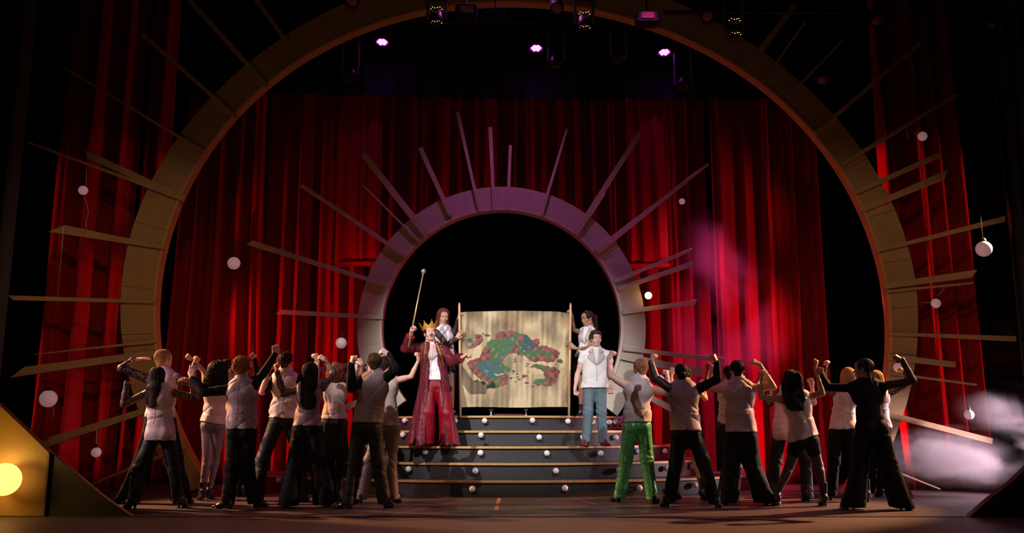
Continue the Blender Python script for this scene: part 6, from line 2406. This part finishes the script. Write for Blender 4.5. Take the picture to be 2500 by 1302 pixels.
for (ex, ey, a_, b_) in ELLG:
    q = np.hypot((jx - ex) / a_, (jy - ey) / b_)
    col[q < 1] = (0.045, 0.095, 0.055)
    col[(q > 0.8) & (q < 1.05)] = (0.10, 0.07, 0.04)
for (ex, ey, a_, b_) in ELLB:
    col[np.hypot((jx - ex) / a_, (jy - ey) / b_) < 1] = (0.16, 0.05, 0.035)


def seg_d(X, Y, p, q):
    vx, vy = q[0] - p[0], q[1] - p[1]
    t = np.clip(((X - p[0]) * vx + (Y - p[1]) * vy) / (vx * vx + vy * vy), 0, 1)
    return np.hypot(X - p[0] - t * vx, Y - p[1] - t * vy)


for line in RIV:
    for p, q in zip(line, line[1:]):
        col[seg_d(jx, jy, p, q) < 5.0] = (0.07, 0.09, 0.20)
col[np.hypot((jx - 380) / 24, (jy - 765) / 14) < 1] = (0.10, 0.20, 0.33)
col[np.hypot((jx - 740) / 34, (jy - 418) / 22) < 1] = (0.33, 0.07, 0.03)
col[(np.hypot((jx - 510) / 52, (jy - 802) / 6) < 1)] = (0.5, 0.47, 0.36)
for p, q in (((683, 620), (684, 662)), ((672, 655), (683, 630)), ((696, 655), (685, 628))):
    col[seg_d(flatX, flatY, p, q) < 2.2] = (0.03, 0.02, 0.02)
r_m = random.Random(4)
for k_ in range(26):
    x_, y_ = r_m.uniform(590, 980), r_m.uniform(620, 850)
    ok = (np.hypot((flatX - x_) / 9, (flatY - y_) / 2.2) < 1)
    if not (inpoly(np.array([x_]), np.array([y_]), POLY['brown'][0])[0] or inpoly(np.array([x_]), np.array([y_]), POLY['brown'][1])[0]):
        col[ok] = (0.10, 0.07, 0.05)
XM = np.zeros((NV, NU, 3))
dimp = 0.025 * np.sin(U * 7 + 1) * (0.4 + W) + 0.012 * np.sin(U * 60 + 2 * np.sin(W * 4)) * np.exp(-((W - 0.0) / 0.25) ** 2) * (np.abs(U - 0.5) * 2) ** 2
dimp += 0.030 * np.sin(np.clip((U - 0.86) / 0.14, 0, 1) * math.pi * 2.0) * (0.3 + W) + 0.008 * np.sin(U * 34 + W * 5) * np.exp(-((W - 1) / 0.4) ** 2)
dimp += 0.010 * np.exp(-np.abs(fnoise(waves(16, 4, 7, 5, 0), U, W, 0)) * 5) * (0.3 + 0.7 * np.abs(U - 0.5) * 2)
dimp += 0.014 * np.sin((U * 1.2 + (1 - W) * 0.9) * 22) * np.exp(-(((1 - U) ** 2 + W ** 2) / 0.05))
dimp += 0.012 * np.sin((U - W) * 30) * np.exp(-((U ** 2 + W ** 2) / 0.03))
for_j = [at(*cp(92, 0), YM), at(*cp(1262, 0), YM)]
for j in range(NV):
    for i0 in (0,):
        px_ = 1100 + cxp[j] * K
        py_ = 730 + cyp[j] * K
        u_ = (px_ - 1250) / F_PX
        v_ = (651 - py_) / F_PX
        dy_ = CT - v_ * ST
        dz_ = ST + v_ * CT
        XM[j, :, 0] = u_ * YM / dy_
        XM[j, :, 1] = YM + dimp[j]
        XM[j, :, 2] = CH + dz_ * YM / dy_
XM[..., 2] = np.maximum(XM[..., 2], 1.215)
o0 = np.array([float(XM[..., 0].mean()), YM, 1.2])
mp_root = tag(empty('painted_map', tuple(o0)), 'large painted cloth map of islands stretched between two wooden poles', 'map')
idx = np.arange(NU * NV).reshape(NV, NU)
q = np.stack([idx[:-1, :-1], idx[1:, :-1], idx[1:, 1:], idx[:-1, 1:]], -1).reshape(-1, 4)
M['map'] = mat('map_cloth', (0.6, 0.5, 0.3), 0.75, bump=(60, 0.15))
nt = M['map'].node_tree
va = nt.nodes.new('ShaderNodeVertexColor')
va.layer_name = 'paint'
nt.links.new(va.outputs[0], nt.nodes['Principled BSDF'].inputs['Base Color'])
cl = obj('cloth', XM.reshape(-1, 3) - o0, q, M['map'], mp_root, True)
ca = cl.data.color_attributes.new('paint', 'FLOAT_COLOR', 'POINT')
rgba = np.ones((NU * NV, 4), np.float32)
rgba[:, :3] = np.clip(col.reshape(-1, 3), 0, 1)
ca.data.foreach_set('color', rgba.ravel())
md = cl.modifiers.new('thick', 'SOLIDIFY')
md.thickness = 0.004
for (xt, yt, xb, yb) in ((1121.5, 739, 1124, 1011), (1393, 740, 1389, 1012)):
    a, b = at(xt, yt, YM - 0.02), at(xb, yb, YM - 0.02)
    b[2] = 1.2
    bm = bmesh.new()
    bm_tube(bm, [tuple(b - o0), tuple(b + (a - b) * 0.5 - o0), tuple(a - o0 - np.array([0, 0, 0.05])), tuple(a - o0)], [0.019, 0.021, 0.019, 0.008], 12)
    bm_obj('pole', bm, M['timber'], mp_root, True)

# low black brackets and a dark cable behind the map, on the platform
for px in (1199, 1284):
    p = at(px, 1008, 15.15)
    bm = bmesh.new()
    bm_box(bm, (-0.035, -0.03, 0.085), (0.035, 0.03, 0.115), 0.005)
    bm_tube(bm, [(0, 0, 0), (0, 0, 0.09)], 0.014, 10)
    bm_lathe(bm, [(0.03, 0), (0.03, 0.008), (0.014, 0.012)], 12)
    o = bm_obj('bracket', bm, M['lapel'], None, False, (p[0], 15.15, 1.2))
    tag(o, 'small metal bracket on the platform under the map, %s end' % ('left' if px < 1240 else 'right'), 'bracket', 'brackets under the map')
bm = bmesh.new()
pts = []
for k_ in range(90):
    t = k_ / 89
    p = at(1206 + 72 * t, 1000, 15.15)
    pts.append((p[0], 15.15 + 0.012 * math.cos(t * 150), 1.218 + 0.012 * math.sin(t * 150)))
bm_tube(bm, pts, 0.005, 5)
tag(bm_obj('coiled_rope', bm, M['gel_pink'], None, True), 'reddish coiled rope lying under the map between two brackets', 'rope')

# small black truss section with a magenta rod, beside the stair top on the right
YT = 15.6
tr = tag(empty('truss_stand', tuple(at(1520, 1052, YT))), 'small black metal truss with a magenta rod beside the stair top, right of the ring', 'truss')
q0 = np.array(tr.location[:])
for (a_, b_) in (((1500, 1018), (1545, 1018)), ((1500, 1046), (1545, 1046)), ((1502, 1018), (1524, 1046)), ((1524, 1018), (1502, 1046)), ((1524, 1018), (1545, 1046)), ((1523, 1000), (1523, 1050))):
    bm = bmesh.new()
    bm_tube(bm, [tuple(at(*a_, YT) - q0), tuple(at(*b_, YT) - q0)], 0.009, 8)
    bm_obj('tube', bm, M['purple_cast_metal'], tr, True)
bm = bmesh.new()
bm_tube(bm, [tuple(at(1506, 1030, YT - 0.05) - q0), tuple(at(1530, 1003, YT - 0.05) - q0)], 0.008, 8)
tag(bm_obj('rod', bm, mat('magenta_rod', (0.75, 0.04, 0.22), 0.4), tr, True), 'magenta rod')

# ================================================================== smoke
def smoke(name, lo, hi, dens, scale, thr, col, label, fall=(1, 1, 1), seed=0.0, stretch=(1, 1, 1)):
    bm = bmesh.new()
    lo, hi = np.array(lo), np.array(hi)
    c_ = (lo + hi) / 2
    h_ = (hi - lo) / 2
    bm_box(bm, tuple(-h_), tuple(h_))
    m = bpy.data.materials.new(name)
    m.use_nodes = True
    nt = m.node_tree
    for n_ in list(nt.nodes):
        if n_.type != 'OUTPUT_MATERIAL':
            nt.nodes.remove(n_)
    out = [n_ for n_ in nt.nodes if n_.type == 'OUTPUT_MATERIAL'][0]
    pv = nt.nodes.new('ShaderNodeVolumePrincipled')
    pv.inputs['Color'].default_value = (*col, 1)
    pv.inputs['Anisotropy'].default_value = 0.1
    tc = nt.nodes.new('ShaderNodeTexCoord')
    mp = nt.nodes.new('ShaderNodeMapping')
    mp.inputs['Location'].default_value = (seed, seed * 0.7, 0)
    mp.inputs['Scale'].default_value = stretch
    nz = nt.nodes.new('ShaderNodeTexNoise')
    nz.inputs['Scale'].default_value = scale
    nz.inputs['Detail'].default_value = 4
    nz.inputs['Distortion'].default_value = 0.6
    nt.links.new(tc.outputs['Object'], mp.inputs[0])
    nt.links.new(mp.outputs[0], nz.inputs['Vector'])
    sub = nt.nodes.new('ShaderNodeMapRange')
    sub.inputs['From Min'].default_value = thr
    sub.inputs['From Max'].default_value = thr + 0.3
    nt.links.new(nz.outputs['Fac'], sub.inputs[0])
    # soft ellipsoidal edge
    vm = nt.nodes.new('ShaderNodeVectorMath')
    vm.operation = 'DIVIDE'
    vm.inputs[1].default_value = tuple(h_)
    nt.links.new(tc.outputs['Object'], vm.inputs[0])
    ln = nt.nodes.new('ShaderNodeVectorMath')
    ln.operation = 'LENGTH'
    nt.links.new(vm.outputs[0], ln.inputs[0])
    mr = nt.nodes.new('ShaderNodeMapRange')
    mr.interpolation_type = 'SMOOTHSTEP'
    mr.inputs['From Min'].default_value = 1.0
    mr.inputs['From Max'].default_value = 0.25
    nt.links.new(ln.outputs['Value'], mr.inputs[0])
    mu = nt.nodes.new('ShaderNodeMath')
    mu.operation = 'MULTIPLY'
    nt.links.new(sub.outputs[0], mu.inputs[0])
    nt.links.new(mr.outputs[0], mu.inputs[1])
    mu2 = nt.nodes.new('ShaderNodeMath')
    mu2.operation = 'MULTIPLY'
    mu2.inputs[1].default_value = dens
    nt.links.new(mu.outputs[0], mu2.inputs[0])
    nt.links.new(mu2.outputs[0], pv.inputs['Density'])
    nt.links.new(pv.outputs[0], out.inputs['Volume'])
    o = bm_obj('smoke', bm, m, None, False, tuple(c_))
    tag(o, label, 'smoke', kind='stuff')
    return o


def pxbox(x0, y0, x1, y1, Y, dY):
    a, b = at(x0, y1, Y), at(x1, y0, Y)
    return (a[0], Y - dY, max(0.003, a[2])), (b[0], Y + dY, b[2])


lo, hi = pxbox(2070, 1030, 2560, 1215, 14.0, 0.9)
smoke('smoke', lo, hi, 3.2, 1.1, 0.42, (0.95, 0.85, 0.92), 'bright stage smoke rolling low over the floor at the right', seed=2.0, stretch=(0.8, 1, 2.0))
lo, hi = pxbox(2330, 900, 2700, 1080, 13.9, 0.9)
smoke('smoke', lo, hi, 0.8, 1.1, 0.42, (0.85, 0.75, 0.85), 'grey smoke bank above the low smoke at the right edge', seed=5.0, stretch=(0.8, 1, 1.6))
lo, hi = pxbox(2330, 720, 2700, 960, 13.9, 0.9)
smoke('smoke', lo, hi, 0.35, 1.0, 0.45, (0.8, 0.6, 0.45), 'thin brown smoke drifting high at the right edge', seed=8.0)
lo, hi = pxbox(1610, 480, 1950, 1090, 16.4, 0.45)
smoke('smoke', lo, hi, 1.0, 0.8, 0.40, (0.9, 0.5, 0.7), 'magenta mist in front of the rear right curtain', seed=11.0)
